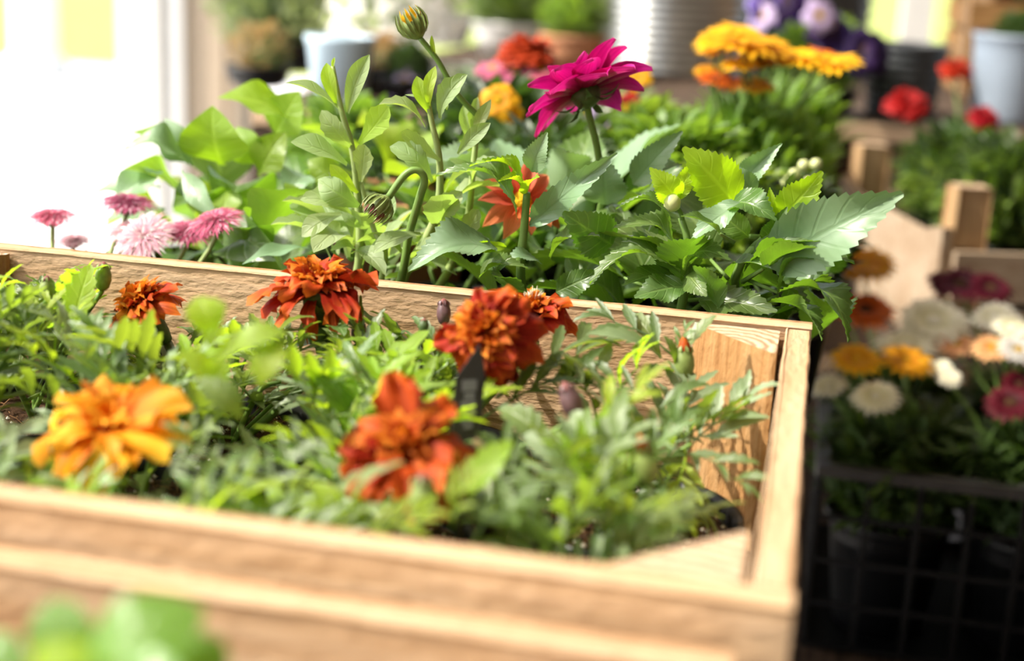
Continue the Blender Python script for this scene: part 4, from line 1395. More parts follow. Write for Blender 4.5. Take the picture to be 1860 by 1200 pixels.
# ---- daisy bush: three grey green leafy stalks, a drooping bud and an upright one
t = potted('potted_daisy_bush', 'grey-green daisy bush with tall leafy stalks and a nodding bud', 'potted plant', -0.246, 0.072, group='leafy plants behind the crate')
root = Vector((-0.236, 0.066, -0.052))
for pts, r0 in (([root, at(652, 480, 45), at(650, 360, 44), at(640, 272, 42), at(620, 200, 42), at(604, 120, 42)], 0.0028),
                ([root + Vector((0.02, 0, 0)), at(735, 500, 45), at(790, 400, 42), at(799, 300, 40), at(783, 216, 38), at(776, 170, 38)], 0.0028),
                ([root + Vector((0.03, 0.01, 0)), at(835, 450, 66), at(860, 300, 66), at(868, 190, 66)], 0.0024),
                ([root + Vector((0.012, 0.0, 0)), at(700, 470, 40), at(680, 420, 40), at(655, 330, 44)], 0.0018)):
    stem(t, pts, r0, 0.0012, M_STEMP)
leaves(t, [(OS[0:1], 622, 206, 42, 519, 151, 34, 0.85, (0, -.3, 1)), (OSY[0:1], 612, 190, 42, 593, 114, 40, 1.1, FC), (OS[0:1], 632, 205, 42, 671, 99, 36, 0.95, FC),
           (OS[1:2], 640, 268, 42, 584, 200, 34, 1.25, FC), (OSY[3:4], 652, 262, 42, 706, 193, 36, 1.4, FC), (OS[0:1], 630, 300, 40, 528, 258, 28, 1.35, (0, -.6, .8)),
           (OS[3:4], 655, 330, 38, 662, 262, 32, 1.5, FC), (OSY[0:1], 650, 350, 38, 599, 298, 30, 1.1, FC), (OS[2:3], 652, 374, 38, 578, 325, 30, 1.7, FC),
           (OS[1:2], 640, 392, 38, 545, 362, 26, 1.3, (0, -.8, .8)), (OS[0:1], 620, 388, 34, 548, 430, 24, 1.6, (0, -.8, .8)), (OS[2:3], 655, 410, 36, 620, 385, 28, 1.2, FC),
           (OSY[0:1], 604, 130, 42, 608, 104, 42, 0.8, FC),
           (OSY[0:1], 779, 205, 38, 757, 138, 34, 1.25, FC), (OSY[2:3], 781, 195, 38, 791, 120, 36, 0.9, FC), (OS[1:2], 800, 216, 38, 849, 135, 32, 1.15, (-.3, -1, .2)),
           (OS[1:2], 772, 232, 38, 688, 190, 28, 1.1, (0, -.4, 1)), (OS[3:4], 800, 292, 36, 729, 239, 28, 1.2, (0, -.7, .8)), (OS[0:1], 832, 280, 36, 891, 223, 30, 1.0, FC),
           (OS[1:2], 785, 330, 34, 708, 266, 28, 1.4, (0, -.7, .8)), (OS[2:3], 780, 215, 42, 735, 172, 38, 0.7), (OS[0:1], 800, 170, 42, 812, 200, 40, 1.0),
           (OS[2:3], 700, 410, 44, 712, 350, 40, 1.8, FC), (OS[0:1], 765, 425, 30, 678, 460, 14, 1.3, (0, -.6, 1)), (OS[1:2], 800, 400, 40, 840, 348, 34, 1.6, FC),
           (OS[3:4], 826, 455, 40, 870, 380, 36, 1.1, FC), (OSY[2:3], 830, 440, 50, 862, 392, 50, 1.6, FC),
           (OS[0:1], 855, 260, 66, 842, 190, 62, 0.9, FC), (OS[1:2], 862, 250, 66, 868, 176, 64, 0.8, FC), (OS[2:3], 866, 260, 66, 892, 180, 62, 0.8, FC), (OS[0:1], 860, 330, 66, 815, 290, 60, 1.1),
           (OS[1:2], 858, 340, 66, 905, 290, 60, 1.0), (OS[3:4], 850, 380, 66, 800, 350, 60, 1.2), (OS[2:3], 655, 470, 40, 600, 455, 26, 1.2), (OS[0:1], 660, 480, 40, 700, 440, 32, 1.2),
           (OS[1:2], 640, 460, 40, 700, 500, 22, 1.0), (OS[0:1], 740, 480, 44, 700, 440, 34, 1.1), (OS[1:2], 745, 490, 44, 810, 450, 34, 1.0)], None)
fill(t, root + Vector((0.01, 0, 0)), OS, 24, 0.036, (10, 75), 0.012, (0.0, 0.055), (1.0, 1.4), 15, 0.006, ymin=0.008)
fill(t, at(652, 440, 50), OS, 5, 0.028, (0, 50), 0.001, (-0.01, 0.02), (1.1, 1.5), 16, 0.004, ymin=0.008)
fill(t, at(790, 430, 50), OS, 5, 0.03, (0, 50), 0.001, (-0.01, 0.02), (1.1, 1.5), 17, 0.004, ymin=0.008)
# nodding bud
stem(t, [root + Vector((0.022, 0, 0.0)), at(730, 500, 34), at(742, 430, 30), at(762, 360, 26), at(771, 325, 24), at(757, 309, 22), at(735, 318, 20), at(706, 358, 18)], 0.0022, 0.0017, M_STEM, 'stem', 5)


def hairy_bud(name, t, c, ax, s, tipmat, nb=15, open_=0.0):
    mb = MB()
    mb.add(lathe_geom([(0.0015, 0), (0.0042, 0.002), (0.0048, 0.006), (0.004, 0.0095)], 12, True, True), None, 0)
    for k in range(nb):
        q = 2 * PI * k / nb
        b = (0.004 * math.cos(q), 0.004 * math.sin(q), 0.0015)
        mb.add(SM_G, frame(b, (math.cos(q) * (0.12 + open_), math.sin(q) * (0.12 + open_), 1), (math.cos(q), math.sin(q), 0.1), 0.0125, 0.36), 0)
    r = random.Random(4)
    for k in range(26):
        q, rr = r.uniform(0, 6.3), 0.0035 * math.sqrt(r.random())
        b = Vector((rr * math.cos(q), rr * math.sin(q), 0.007))
        mb.add(SM_G, frame(b, (math.cos(q) * 0.25, math.sin(q) * 0.25, 1), (math.cos(q), math.sin(q), 0), r.uniform(0.005, 0.0085), 0.5), 1 if k % 4 else 2)
    return obj('bud', mb.mesh(name, (M_CALYXP, tipmat, M_STEMP)), t, axis_frame(c, ax, s, 0.3))


hairy_bud('bud', t, at(706, 358, 18), img(-0.62, -0.72, -0.2), 0.95, M_BUDTIP, open_=0.12)
stem(t, [at(868, 210, 60), at(830, 170, 56), at(794, 108, 52), at(762, 68, 48)], 0.0016, 0.0014, M_STEM)
hairy_bud('bud', t, at(763, 70, 48), img(-0.45, 0.87, -0.15), 1.05, P_YEL)
leaves(t, [(OSY[0:1], 792, 108, 52, 784, 64, 50, 0.6, FC)], None)

# ---- magenta dahlia
t = potted('potted_dahlia', 'dahlia with one large magenta bloom held above the leaves', 'potted plant', -0.145, 0.168, group='leafy plants behind the crate')
c = at(1062, 168, 92)
ax = img(-0.38, 0.90, 0.10)
stem(t, [Vector((-0.14, 0.165, -0.05)), at(1088, 400, 120), at(1088, 290, 100), at(1070, 210, 94), c - ax * 0.004], 0.0023, 0.0017, M_STEM)
Mx = axis_frame(c, ax, 1.0)
mbf = MB()
mbf.add(lathe_geom([(0.002, -0.008), (0.006, -0.006), (0.008, -0.001), (0.006, 0.003)], 14, True, True))
for k in range(9):
    q = 2 * PI * k / 9
    mbf.add(SM_G, frame((0.006 * math.cos(q), 0.006 * math.sin(q), -0.004), (math.cos(q), math.sin(q), -0.5 if k % 2 else 0.1), (0, 0, -1), 0.012, 0.7))
f = obj('flower', mbf.mesh('flower', (M_CALYX,)), t, Mx)
PMAG = pset(P_MAG, PM_G)
rr = random.Random(8)
for ring, (nn_, th, L, wv) in enumerate(((10, 93, 0.0305, 1.0), (9, 70, 0.028, 1.0), (7, 42, 0.021, 1.0), (5, 18, 0.014, 0.9))):
    for k in range(nn_):
        ph = 2 * PI * (k + 0.5 * (ring % 2)) / nn_ + rr.uniform(-.12, .12)
        e = math.radians(th + rr.uniform(-9, 9))
        d = Vector((math.sin(e) * math.cos(ph), math.sin(e) * math.sin(ph), math.cos(e)))
        u = Vector((-math.cos(e) * math.cos(ph), -math.cos(e) * math.sin(ph), math.sin(e)))
        obj('petal', rr.choice(PMAG), f, Mx @ frame((0.004 * math.cos(ph), 0.004 * math.sin(ph), 0), d, u, L * rr.uniform(0.92, 1.1), rr.uniform(0.95, 1.2) * wv))
fill(t, Vector((-0.145, 0.165, -0.05)), DA + DAP[:2], 24, 0.06, (10, 60), 0.012, (0.0, 0.06), (0.95, 1.3), 22, 0.03)

# ---- coral bloom half hidden by leaves
t = potted('potted_dahlia', 'low dahlia with a coral bloom half hidden among leaves', 'potted plant', -0.205, 0.166, group='leafy plants behind the crate', r=0.030)
c = at(948, 366, 88)
ax = img(0.30, 0.45, -0.75)
stem(t, [Vector((-0.2, 0.166, -0.05)), c - ax * 0.01, c], 0.002, 0.0015, M_STEM)
Mx = axis_frame(c, ax, 1.0)
f = obj('flower', mesh_from('flower', *lathe_geom([(0.002, -0.006), (0.005, -0.002), (0.005, 0.002), (0.001, 0.004)], 12, True, True), None, (M_DISC,)), t, Mx)
PCOR = pset(P_CORAL, PM_G)
for k in range(13):
    ph = 2 * PI * k / 13
    e = math.radians(80 + rr.uniform(-15, 20))
    d = Vector((math.sin(e) * math.cos(ph), math.sin(e) * math.sin(ph), math.cos(e)))
    obj('petal', rr.choice(PCOR), f, Mx @ frame((0.004 * math.cos(ph), 0.004 * math.sin(ph), 0), d, (0, 0, 1), 0.0205 * rr.uniform(0.9, 1.1), 0.85))
fill(t, Vector((-0.205, 0.166, -0.05)), DA, 10, 0.045, (10, 60), 0.01, (0.0, 0.04), (0.9, 1.2), 24, 0.02)

# ---- broad leaved plants at the left
GL = 'broad leaved plants behind the pink daisies'
t = potted('potted_primula', 'light green broad-leaved plant left of the stalks, sunlit from behind', 'potted plant', -0.36, 0.19, group=GL, r=0.05, h=0.066)
root = Vector((-0.345, 0.185, -0.052))
leaves(t, [(BR[0:1], 405, 300, 150, 386, 192, 138, 1.9, FC), (BR[2:3], 345, 268, 150, 240, 240, 138, 0.9, (0, -.5, 1)), (BRP[1:2], 340, 300, 140, 220, 275, 124, 0.85, (0, -.6, 1)),
           (BRP[0:1], 295, 312, 135, 210, 372, 112, 1.1, (0, -.8, .8)), (BR[0:1], 535, 225, 190, 395, 178, 170, 1.0, (0, -.6, 1)), (BR[2:3], 500, 250, 190, 545, 165, 185, 1.4, FC),
           (BRP[0:1], 350, 300, 150, 300, 215, 150, 1.2, FC), (BR[1:2], 480, 300, 170, 430, 230, 170, 1.3, FC), (BRP[2:3], 330, 310, 120, 400, 400, 100, 0.5, FC),
           (BR[0:1], 470, 320, 160, 520, 240, 165, 1.3, FC), (BRP[1:2], 560, 320, 150, 520, 370, 130, 1.3, FC), (BR[1:2], 580, 340, 150, 560, 420, 120, 1.1, FC),
           (BRP[2:3], 290, 340, 140, 170, 350, 130, 0.8), (BR[2:3], 420, 340, 140, 400, 410, 120, 1.2, FC), (BRP[2:3], 300, 380, 130, 190, 400, 120, 0.9), (BR[0:1], 620, 330, 150, 560, 290, 150, 1.3, FC)], root)
fill(t, root, BR + BRD, 30, 0.055, (5, 50), 0.015, (0.0, 0.025), (1.1, 1.5), 33, 0.022, xmin=-0.405)
t = potted('potted_primula', 'dark green broad-leaved plant low behind the pink daisies', 'potted plant', -0.312, 0.092, group=GL, r=0.036)
root = Vector((-0.305, 0.09, -0.052))
leaves(t, [(BRD[1:2], 470, 430, 100, 515, 475, 60, 1.0, FC), (BRP[2:3], 560, 450, 60, 440, 480, 36, 0.45, (0, -.5, 1)), (BRD[0:1], 450, 380, 120, 470, 455, 100, 1.2, FC)], root)
fill(t, root, BRD, 8, 0.045, (10, 60), 0.01, (0.0, 0.02), (1.0, 1.3), 36, 0.018, ymin=0.01, xmin=-0.325)

# terracotta pot glimpsed between leaves
t = potted('terracotta_pot', 'terracotta pot glimpsed between leaves left of the stalks', 'flower pot', -0.262, 0.255, zt=-0.004, r=0.048, h=0.10, mat=M_TERRA)
fill(t, Vector((-0.262, 0.255, -0.01)), BR, 14, 0.05, (10, 50), 0.015, (0, 0.01), (1, 1.3), 41, 0.012)


# ------------------------------------------------------------------ joined heads and foliage for the blurred distance
def head_mesh(kind, mat, disc=M_DISC, n=18, name='flower', sd=0):
    r = random.Random(sd + n)
    mb = MB()
    if kind == 'daisy':
        for ring, (m, th, L) in enumerate(((n, 86, 1.0), (n - 3, 70, 0.8))):
            for k in range(m):
                ph = 2 * PI * (k + ring * .5) / m
                e = math.radians(th + r.uniform(-8, 8))
                mb.add(PD, frame((0.15 * math.cos(ph), 0.15 * math.sin(ph), 0.02 * ring), (math.sin(e) * math.cos(ph), math.sin(e) * math.sin(ph), math.cos(e)), (0, 0, 1), L * 0.88, 1.0), 0)
        mb.add(lathe_geom([(0.24, 0.0), (0.25, 0.06), (0.18, 0.12), (0.03, 0.15)], 12, False, True), None, 1)
        mb.add(lathe_geom([(0.04, -0.3), (0.16, -0.2), (0.2, 0.0)], 8, True, False), None, 2)
    elif kind == 'ball':
        for k in range(n * 4):
            q = (k + 0.5) / (n * 4)
            e = math.acos(1 - 1.15 * q)
            ph = k * 2.39996
            mb.add(PR_, frame((0.1 * math.cos(ph), 0.1 * math.sin(ph), 0), (math.sin(e) * math.cos(ph), math.sin(e) * math.sin(ph), math.cos(e) * 0.95), (-math.cos(e) * math.cos(ph), -math.cos(e) * math.sin(ph), math.sin(e)), r.uniform(0.8, 1.05) * (0.72 + 0.28 * q), 0.8), 0)
        mb.add(lathe_geom([(0.06, -0.55), (0.26, -0.3), (0.28, 0.05)], 8, True, False), None, 2)
    elif kind == 'five':
        for k in range(5):
            ph = 2 * PI * k / 5
            mb.add(PR_, frame((0, 0, 0.03), (math.cos(ph), math.sin(ph), 0.1), (0, 0, 1), 1.0, 1.25), 0)
        mb.add(lathe_geom([(0.28, 0.1), (0.2, 0.16), (0.03, 0.18)], 10, True, True), None, 1)
        mb.add(lathe_geom([(0.04, -0.4), (0.12, -0.2), (0.1, 0.0)], 8, True, False), None, 2)
    return mb.mesh(name, (mat, disc, M_CALYX))


def foliage_mesh(geom, mat, n, rad, L, sd=0, el=(-10, 70), stems=True, ws=(0.8, 1.3), up=0.35):
    """many small leaves filling an upright ellipsoid, with its twigs"""
    r = random.Random(sd)
    mb = MB()
    rx, rz = rad
    for k in range(n):
        a = r.uniform(0, 2 * PI)
        q = r.random() ** 0.5
        z = r.random()
        rr = q * rx * math.sin(PI * (0.18 + 0.72 * z)) ** 0.7
        p = Vector((rr * math.cos(a), rr * math.sin(a), z * rz))
        e = math.radians(r.uniform(*el))
        d = Vector((math.cos(a) * math.cos(e), math.sin(a) * math.cos(e), math.sin(e) + up * r.random()))
        mb.add(geom, frame(p, d, (r.uniform(-.5, .5), r.uniform(-.5, .5), 1), L * r.uniform(0.7, 1.3), r.uniform(*ws)), 0)
        if stems and k % 6 == 0:
            b = Vector((p.x * 0.15, p.y * 0.15, -0.004))
            mb.add(tube_geom([b, b.lerp(p, 0.5) + Vector((0, 0, 0.1 * rz)), p], [L * 0.05, L * 0.04, L * 0.02], 4), None, 1)
    return mb.mesh('foliage', (mat, M_STEM))


def foliage(t, me, c, s=1.0, rz=0.0):
    o = obj('foliage', me, t, Matrix.Translation(Vector(c)) @ Matrix.Rotation(rz, 4, 'Z') @ Matrix.Scale(s, 4))
    o['kind'] = 'stuff'
    return o


FO_FEATH = foliage_mesh(STRAP_G, L_DARK, 900, (0.058, 0.075), 0.035, 1, (0, 80), ws=(1.5, 3.0))
FO_GRASS = foliage_mesh(STRAP_G, L_MID, 700, (0.055, 0.10), 0.055, 2, (30, 88), ws=(0.9, 1.6), up=0.6)
FO_MID = foliage_mesh(SM_G, L_MID, 600, (0.06, 0.085), 0.022, 3)
FO_DARK = foliage_mesh(SM_G, L_DARK, 700, (0.06, 0.085), 0.020, 4)
FO_GREY = foliage_mesh(SM_G, L_GREY, 900, (0.10, 0.20), 0.020, 5)
FO_DRY = foliage_mesh(SM_G, L_DRY, 260, (0.06, 0.08), 0.020, 6)

H = {k: head_mesh('daisy', m, d) for k, m, d in (('yellow', P_YEL, P_YEL), ('orange', P_OYEL, M_DISCD), ('cream', P_CREAM, P_CREAM), ('peach', P_PEACH, M_DISC), ('wine', P_WINE, M_DISCD), ('white', P_WHITE, M_DISC), ('pinkd', P_PINK, M_DISC))}
H['red'] = head_mesh('ball', P_SCAR, n=14)
H['redo'] = head_mesh('ball', P_SCARO, n=14)
H['purple'] = head_mesh('five', P_PURP, M_DISC)
H['ink'] = head_mesh('five', P_INK, M_DISCD)
H['lilac'] = head_mesh('five', P_LILAC, M_DISC)
H['prim_red'] = head_mesh('five', P_PINK, M_DISC)
H['prim_scar'] = head_mesh('five', P_SCAR, M_DISC)
H['prim_yel'] = head_mesh('five', P_YEL, M_DISC)
H['violet_white'] = head_mesh('five', P_WHITE, M_DISCD)


def bloom(t, kind, u, v, y, R, ax, root, lean=0.5, mat=M_STEM, r0=0.0016, label=None):
    c = at(u, v, y)
    a = Vector(ax).normalized()
    o = obj('flower', H[kind], t, axis_frame(c, a, R, U(0, 6)))
    b = c - a * R * 0.3
    root = Vector(root)
    m = root.lerp(b, 0.55) + Vector((0, 0, (b.z - root.z) * 0.12))
    stem(t, [root, m, b], r0, r0 * 0.7, mat, 'stem', 4, 5)
    if label:
        o['label'] = label
    return o


# ---- pink button daisies
def pom(mat, mat2, sd):
    """button daisy head of very many strap petals"""
    r = random.Random(sd)
    mb = MB()
    for k in range(260):
        q = (k + 0.5) / 260
        e = math.radians(20 + 72 * q ** 0.6)
        ph = k * 2.39996
        mb.add(STRAP_G, frame((0.32 * q * math.cos(ph), 0.32 * q * math.sin(ph), 0.06), (math.sin(e) * math.cos(ph), math.sin(e) * math.sin(ph), math.cos(e)), (0, 0, 1), r.uniform(0.55, 0.72) * (0.6 + 0.4 * q), 1.3), 0 if k % 4 else 1)
    mb.add(lathe_geom([(0.05, -0.18), (0.25, -0.12), (0.42, 0.02), (0.3, 0.06)], 12, True, True), None, 2)
    mb.add(lathe_geom([(0.12, 0.1), (0.1, 0.22), (0.03, 0.25)], 10, False, True), None, 3)
    return mb.mesh('flower', (mat, mat2, M_CALYX, M_DISC))


POMP, POML = pom(P_PINK, P_PALEP, 1), pom(P_PALEP, P_WHITE, 2)
t = potted('potted_button_daisy', 'pink button daisies with pompom heads behind the left end of the crate', 'potted plant', -0.385, 0.062, r=0.046, group=None)
rt = Vector((-0.38, 0.06, -0.05))
FO_SP = foliage_mesh(SM_G, L_MID, 90, (0.04, 0.03), 0.030, 12, (0, 50))
foliage(t, FO_SP, (-0.375, 0.062, -0.055), 0.7)
for (u, v, y, me, R, ax) in ((95, 402, 75, POMP, 0.0145, (0.05, -0.15, 1)), (133, 443, 90, POML, 0.0115, (0, -0.2, 1)), (231, 379, 100, POMP, 0.0175, (0.1, -0.1, 1)),
                             (236, 428, 90, POML, 0.0160, (0, -0.2, 1)), (266, 436, 66, POML, 0.0175, (-0.1, -0.75, 0.8)), (343, 430, 80, POMP, 0.0155, (0.1, -0.25, 1)), (395, 410, 66, POMP, 0.0160, (-0.15, -0.35, 1))):
    c = at(u, v, y)
    a = Vector(ax).normalized()
    obj('flower', me, t, axis_frame(c, a, R * 1.08, U(0, 6)))
    stem(t, [rt + Vector((U(-.02, .03), U(-.01, .02), 0)), (c + rt) / 2 + Vector(((c.x - rt.x) * 0.3, 0, 0)), c - a * R * 0.2], 0.0016, 0.0013, M_STEMP)

# ---- second row on the display table
GR2 = 'flowering pots further back on the table'
def backpot(name, label, u, y, zt, r=0.05, h=None, mat=M_BLACKP, base=TZ, cat='potted plant', group=None):
    x = at(u, 100, y).x
    return potted(name, label, cat, x, y / 1000, zt, r, h or (zt - base), group, mat), Vector((x, y / 1000, zt - 0.006))


t, rt = backpot('potted_zinnia', 'tall red domed bloom above the leaves left of the magenta one', 930, 560, -0.045)
bloom(t, 'red', 955, 100, 560, 0.0285, (0, -0.1, 1), rt)
for (u, v) in ((895, 126), (985, 130), (935, 134)):
    bloom(t, 'prim_red', u, v, 548, 0.016, (0, -0.4, 1), rt)
foliage(t, FO_MID, rt, 0.8)
foliage(t, FO_DARK, rt, 0.9, 1.0)
t, rt = backpot('potted_pansy', 'white and violet pansies below the magenta bloom', 1060, 420, -0.04)
for (u, v, k) in ((1030, 215, 'violet_white'), (1062, 205, 'lilac'), (1090, 222, 'violet_white'), (1045, 240, 'violet_white'), (1105, 240, 'lilac')):
    bloom(t, k, u, v, 415 + U(-12, 12), 0.013, (U(-.3, .3), -0.9, 0.4), rt)
foliage(t, FO_DARK, rt, 0.85)
t, rt = backpot('potted_primrose', 'red primrose with yellow eye right of the magenta bloom', 1150, 480, -0.04)
bloom(t, 'prim_scar', 1140, 198, 470, 0.0145, (0, -0.9, 0.3), rt)
bloom(t, 'prim_yel', 1178, 228, 475, 0.0125, (0.1, -0.8, 0.5), rt)
bloom(t, 'prim_yel', 1140, 232, 465, 0.011, (-.1, -0.8, 0.5), rt)
bloom(t, 'prim_yel', 1158, 140, 500, 0.013, (-.1, -0.8, 0.5), rt)
foliage(t, FO_MID, rt, 0.95)
t, rt = backpot('potted_primrose', 'yellow primrose low between the stalks and the magenta bloom', 905, 400, -0.04)
bloom(t, 'prim_yel', 906, 184, 330, 0.0150, (0, -0.8, 0.5), rt)
bloom(t, 'prim_yel', 928, 208, 335, 0.010, (0.3, -0.8, 0.5), rt)
foliage(t, FO_DARK, rt, 1.05)
foliage(t, FO_DARK, rt + Vector((0.03, -0.04, 0)), 0.8, 2)
t, rt = backpot('potted_coreopsis', 'golden yellow daisies over grassy leaves in front of the zinc tub', 1350, 470, -0.04, r=0.055)
for (u, v, y, R, k) in ((1310, 72, 450, 0.019, 'yellow'), (1355, 82, 440, 0.024, 'yellow'), (1385, 92, 452, 0.021, 'yellow'), (1335, 64, 480, 0.020, 'yellow'), (1300, 92, 470, 0.013, 'yellow'),
                        (1450, 108, 460, 0.019, 'yellow'), (1520, 116, 460, 0.018, 'yellow'), (1490, 105, 480, 0.016, 'orange'), (1345, 118, 440, 0.014, 'yellow'), (1300, 145, 450, 0.013, 'orange'),
                        (1372, 158, 450, 0.014, 'yellow'), (1330, 152, 455, 0.012, 'orange'), (1400, 112, 455, 0.014, 'yellow'), (1290, 130, 470, 0.012, 'yellow')):
    bloom(t, k, u, v, y, R * 1.15, (U(-.15, .15), -0.22, 1), rt + Vector((U(-.02, .03), 0, 0)))
foliage(t, FO_GRASS, rt, 0.66)
foliage(t, FO_GRASS, rt + Vector((0.03, 0.0, 0)), 0.6, 1.5)
foliage(t, FO_GRASS, rt + Vector((-0.03, 0.0, 0)), 0.5, 2.5)
t, rt = backpot('potted_coreopsis', 'grassy leaved plant beside the yellow daisies, no bloom', 1440, 560, -0.04, r=0.055)
foliage(t, FO_GRASS, rt, 0.7)
foliage(t, FO_GREY, rt, 0.4)

# filler row
for k, (u, y, fo, s, lab) in enumerate(((1230, 360, FO_MID, 1.0, 'small green plant between the primrose and the yellow daisies'), (1000, 300, FO_DARK, 0.95, 'small dark green plant behind the magenta bloom stem'),
                                        (760, 330, FO_DARK, 0.85, 'dark green plant behind the daisy bush stalks'), (640, 420, FO_MID, 0.9, 'mid green plant in front of the pale blue pot'),
                                        (1330, 300, FO_MID, 0.8, 'small green plant behind the upright pale leaf'))):
    t, rt = backpot('potted_plant', lab, u, y, -0.045, r=0.046)
    foliage(t, fo, rt, s)

# small white berries of light: bellflower buds near the long pale leaf
t, rt = backpot('potted_bellflower', 'small plant with round greenish-white buds behind the long pale leaf', 1452, 285, -0.045, r=0.04)
foliage(t, FO_DARK, rt, 0.75)
for (u, v) in ((1443, 316), (1460, 300), (1482, 298), (1430, 330), (1470, 330)):
    c = at(u, v, 280)
    obj('bud', mesh_from('bud', *lathe_geom([(0.001, -0.005), (0.0045, -0.003), (0.0055, 0.0), (0.004, 0.0035), (0.001, 0.005)], 10, True, True), None, (M_BUDP,)), t, axis_frame(c, (0, -.3, 1), 0.7))
    stem(t, [rt, (rt + c) / 2 + Vector((0, 0, 0.01)), c - Vector((0, 0, 0.004))], 0.001, 0.0008, M_STEM)

# ------------------------------------------------------------------ raised shelf objects
SZ = -0.03
c = at(617, 178, 960)
t = thing('flower_pot', 'pale blue glazed flower pot left of the tall yellow bud', 'flower pot', (c.x, 0.96, SZ))
pr_ = [(0.028, 0), (0.030, 0.002), (0.0385, 0.066), (0.0405, 0.068), (0.0405, 0.074), (0.038, 0.074), (0.036, 0.066), (0.027, 0.004)]
obj('pot', mesh_from('pot', *lathe_geom(pr_, 36, True, True), None, (M_BLUEP,)), t, Matrix.Translation((c.x, 0.96, SZ)))
obj('soil', mesh_from('soil', *lathe_geom([(0.0355, 0.058), (0.02, 0.060), (0.002, 0.061)], 24, True, True), None, (M_SOIL,)), t, Matrix.Translation((c.x, 0.96, SZ)))

c = at(825, 182, 1000)
t = thing('plastic_cup', 'clear plastic cup with a rolled rim behind the stalks', 'cup', (c.x, 1.0, SZ))
pr_ = [(0.022, 0.0), (0.029, 0.046), (0.0305, 0.047), (0.0305, 0.0485), (0.0285, 0.0485), (0.0275, 0.046), (0.0208, 0.0015)]
obj('cup', mesh_from('cup', *lathe_geom(pr_, 32, True, True), None, (M_GLASS,)), t, Matrix.Translation((c.x, 1.0, SZ)))

t, rt = backpot('potted_primrose', 'lilac primrose beside the clear plastic cup', 742, 985, 0.0, r=0.034, h=0.03, base=SZ)
for (u, v) in ((735, 145), (752, 158), (722, 160)):
    bloom(t, 'lilac', u, v, 965, 0.016, (0, -0.8, 0.6), rt)
foliage(t, FO_DARK, rt, 0.45)
t, rt = backpot('potted_plant', 'brownish fading plant right of the clear cup', 690, 1070, 0.005, r=0.04, h=0.035, base=SZ)
foliage(t, FO_DRY, rt, 0.5)

# zinc tub with ribs
def tub(name, label, u, y, r, z0, h, mat, ribs, amp, cat='tub', taper=0.06, n=48):
    x = at(u, 60, y).x
    t = thing(name, label, cat, (x, y / 1000, z0))
    pr = [(r * (1 - taper) * 0.98, 0.0)]
    for k in range(ribs * 6 + 1):
        q = k / (ribs * 6)
        pr.append((r * (1 - taper * (1 - q)) + amp * math.sin(q * ribs * 2 * PI), 0.004 + q * (h - 0.01)))
    pr += [(r * 1.03, h - 0.004), (r * 1.03, h), (r * 0.985, h), (r * 0.96, h - 0.01), (r * (1 - taper) * 0.95, 0.006)]
    obj('tub', mesh_from('tub', *lathe_geom(pr, n, True, True), None, (mat,)), t, Matrix.Translation((x, y / 1000, z0)))
    obj('soil', mesh_from('soil', *lathe_geom([(r * 0.955, h - 0.02), (r * 0.5, h - 0.018), (0.002, h - 0.017)], 24, True, True), None, (M_SOIL,)), t, Matrix.Translation((x, y / 1000, z0)))
    return t, Vector((x, y / 1000, z0 + h - 0.02))


t, rt = tub('zinc_tub', 'round zinc tub with horizontal ribs at the back of the bench', 1228, 1700, 0.122, SZ + 0.0002, 0.20, M_ZINC, 15, 0.0028)
foliage(t, FO_GREY, rt, 1.0)
t, rt = tub('ribbed_tub', 'dark grey ribbed tub right of the zinc one', 1470, 1900, 0.10, SZ + 0.0002, 0.17, M_GREYP, 8, 0.003)
foliage(t, FO_DARK, rt, 1.6)
t, rt = tub('ribbed_pot', 'slate grey ribbed pot behind the red flowers', 1650, 1260, 0.052, SZ + 0.0002, 0.088, M_GREYP, 7, 0.0012, 'flower pot', 0.2)
t, rt = tub('glazed_pot', 'blue-grey pot at the right edge behind the red flowers', 1850, 1270, 0.052, SZ + 0.0002, 0.106, M_BLUEG, 1, 0.0, 'flower pot', 0.15)
foliage(t, FO_DARK, rt, 0.5)

# pansies on the shelf
t, rt = backpot('potted_pansy', 'purple and near-black pansies left of the slate ribbed pot', 1490, 1200, 0.0, r=0.05, base=SZ)
for (u, v, k, R) in ((1398, 18, 'purple', 0.026), (1422, 5, 'ink', 0.022), (1500, 52, 'ink', 0.026), (1488, 30, 'lilac', 0.02), (1515, 62, 'purple', 0.024), (1574, 95, 'ink', 0.030), (1440, 8, 'purple', 0.022), (1560, 105, 'ink', 0.02), (1385, 30, 'lilac', 0.018)):
    bloom(t, k, u, v, 1120 + U(-12, 12), R * 1.15, (U(-.5, .5), -0.8, 0.4), rt)
foliage(t, FO_MID, rt, 0.95)
foliage(t, FO_DARK, rt + Vector((-0.02, 0, 0.0)), 0.8, 2.0)

# grey green herbs, white flowers and other pots at the back
def herb(name, lab, u, y, zt, r, fos, base=SZ, mat=M_BLACKP):
    t, rt = backpot(name, lab, u, y, zt, r=r, base=base, mat=mat)
    for (me, s, dx, rz) in fos:
        foliage(t, me, rt + Vector((dx, 0, 0)), s, rz)
    return t, rt


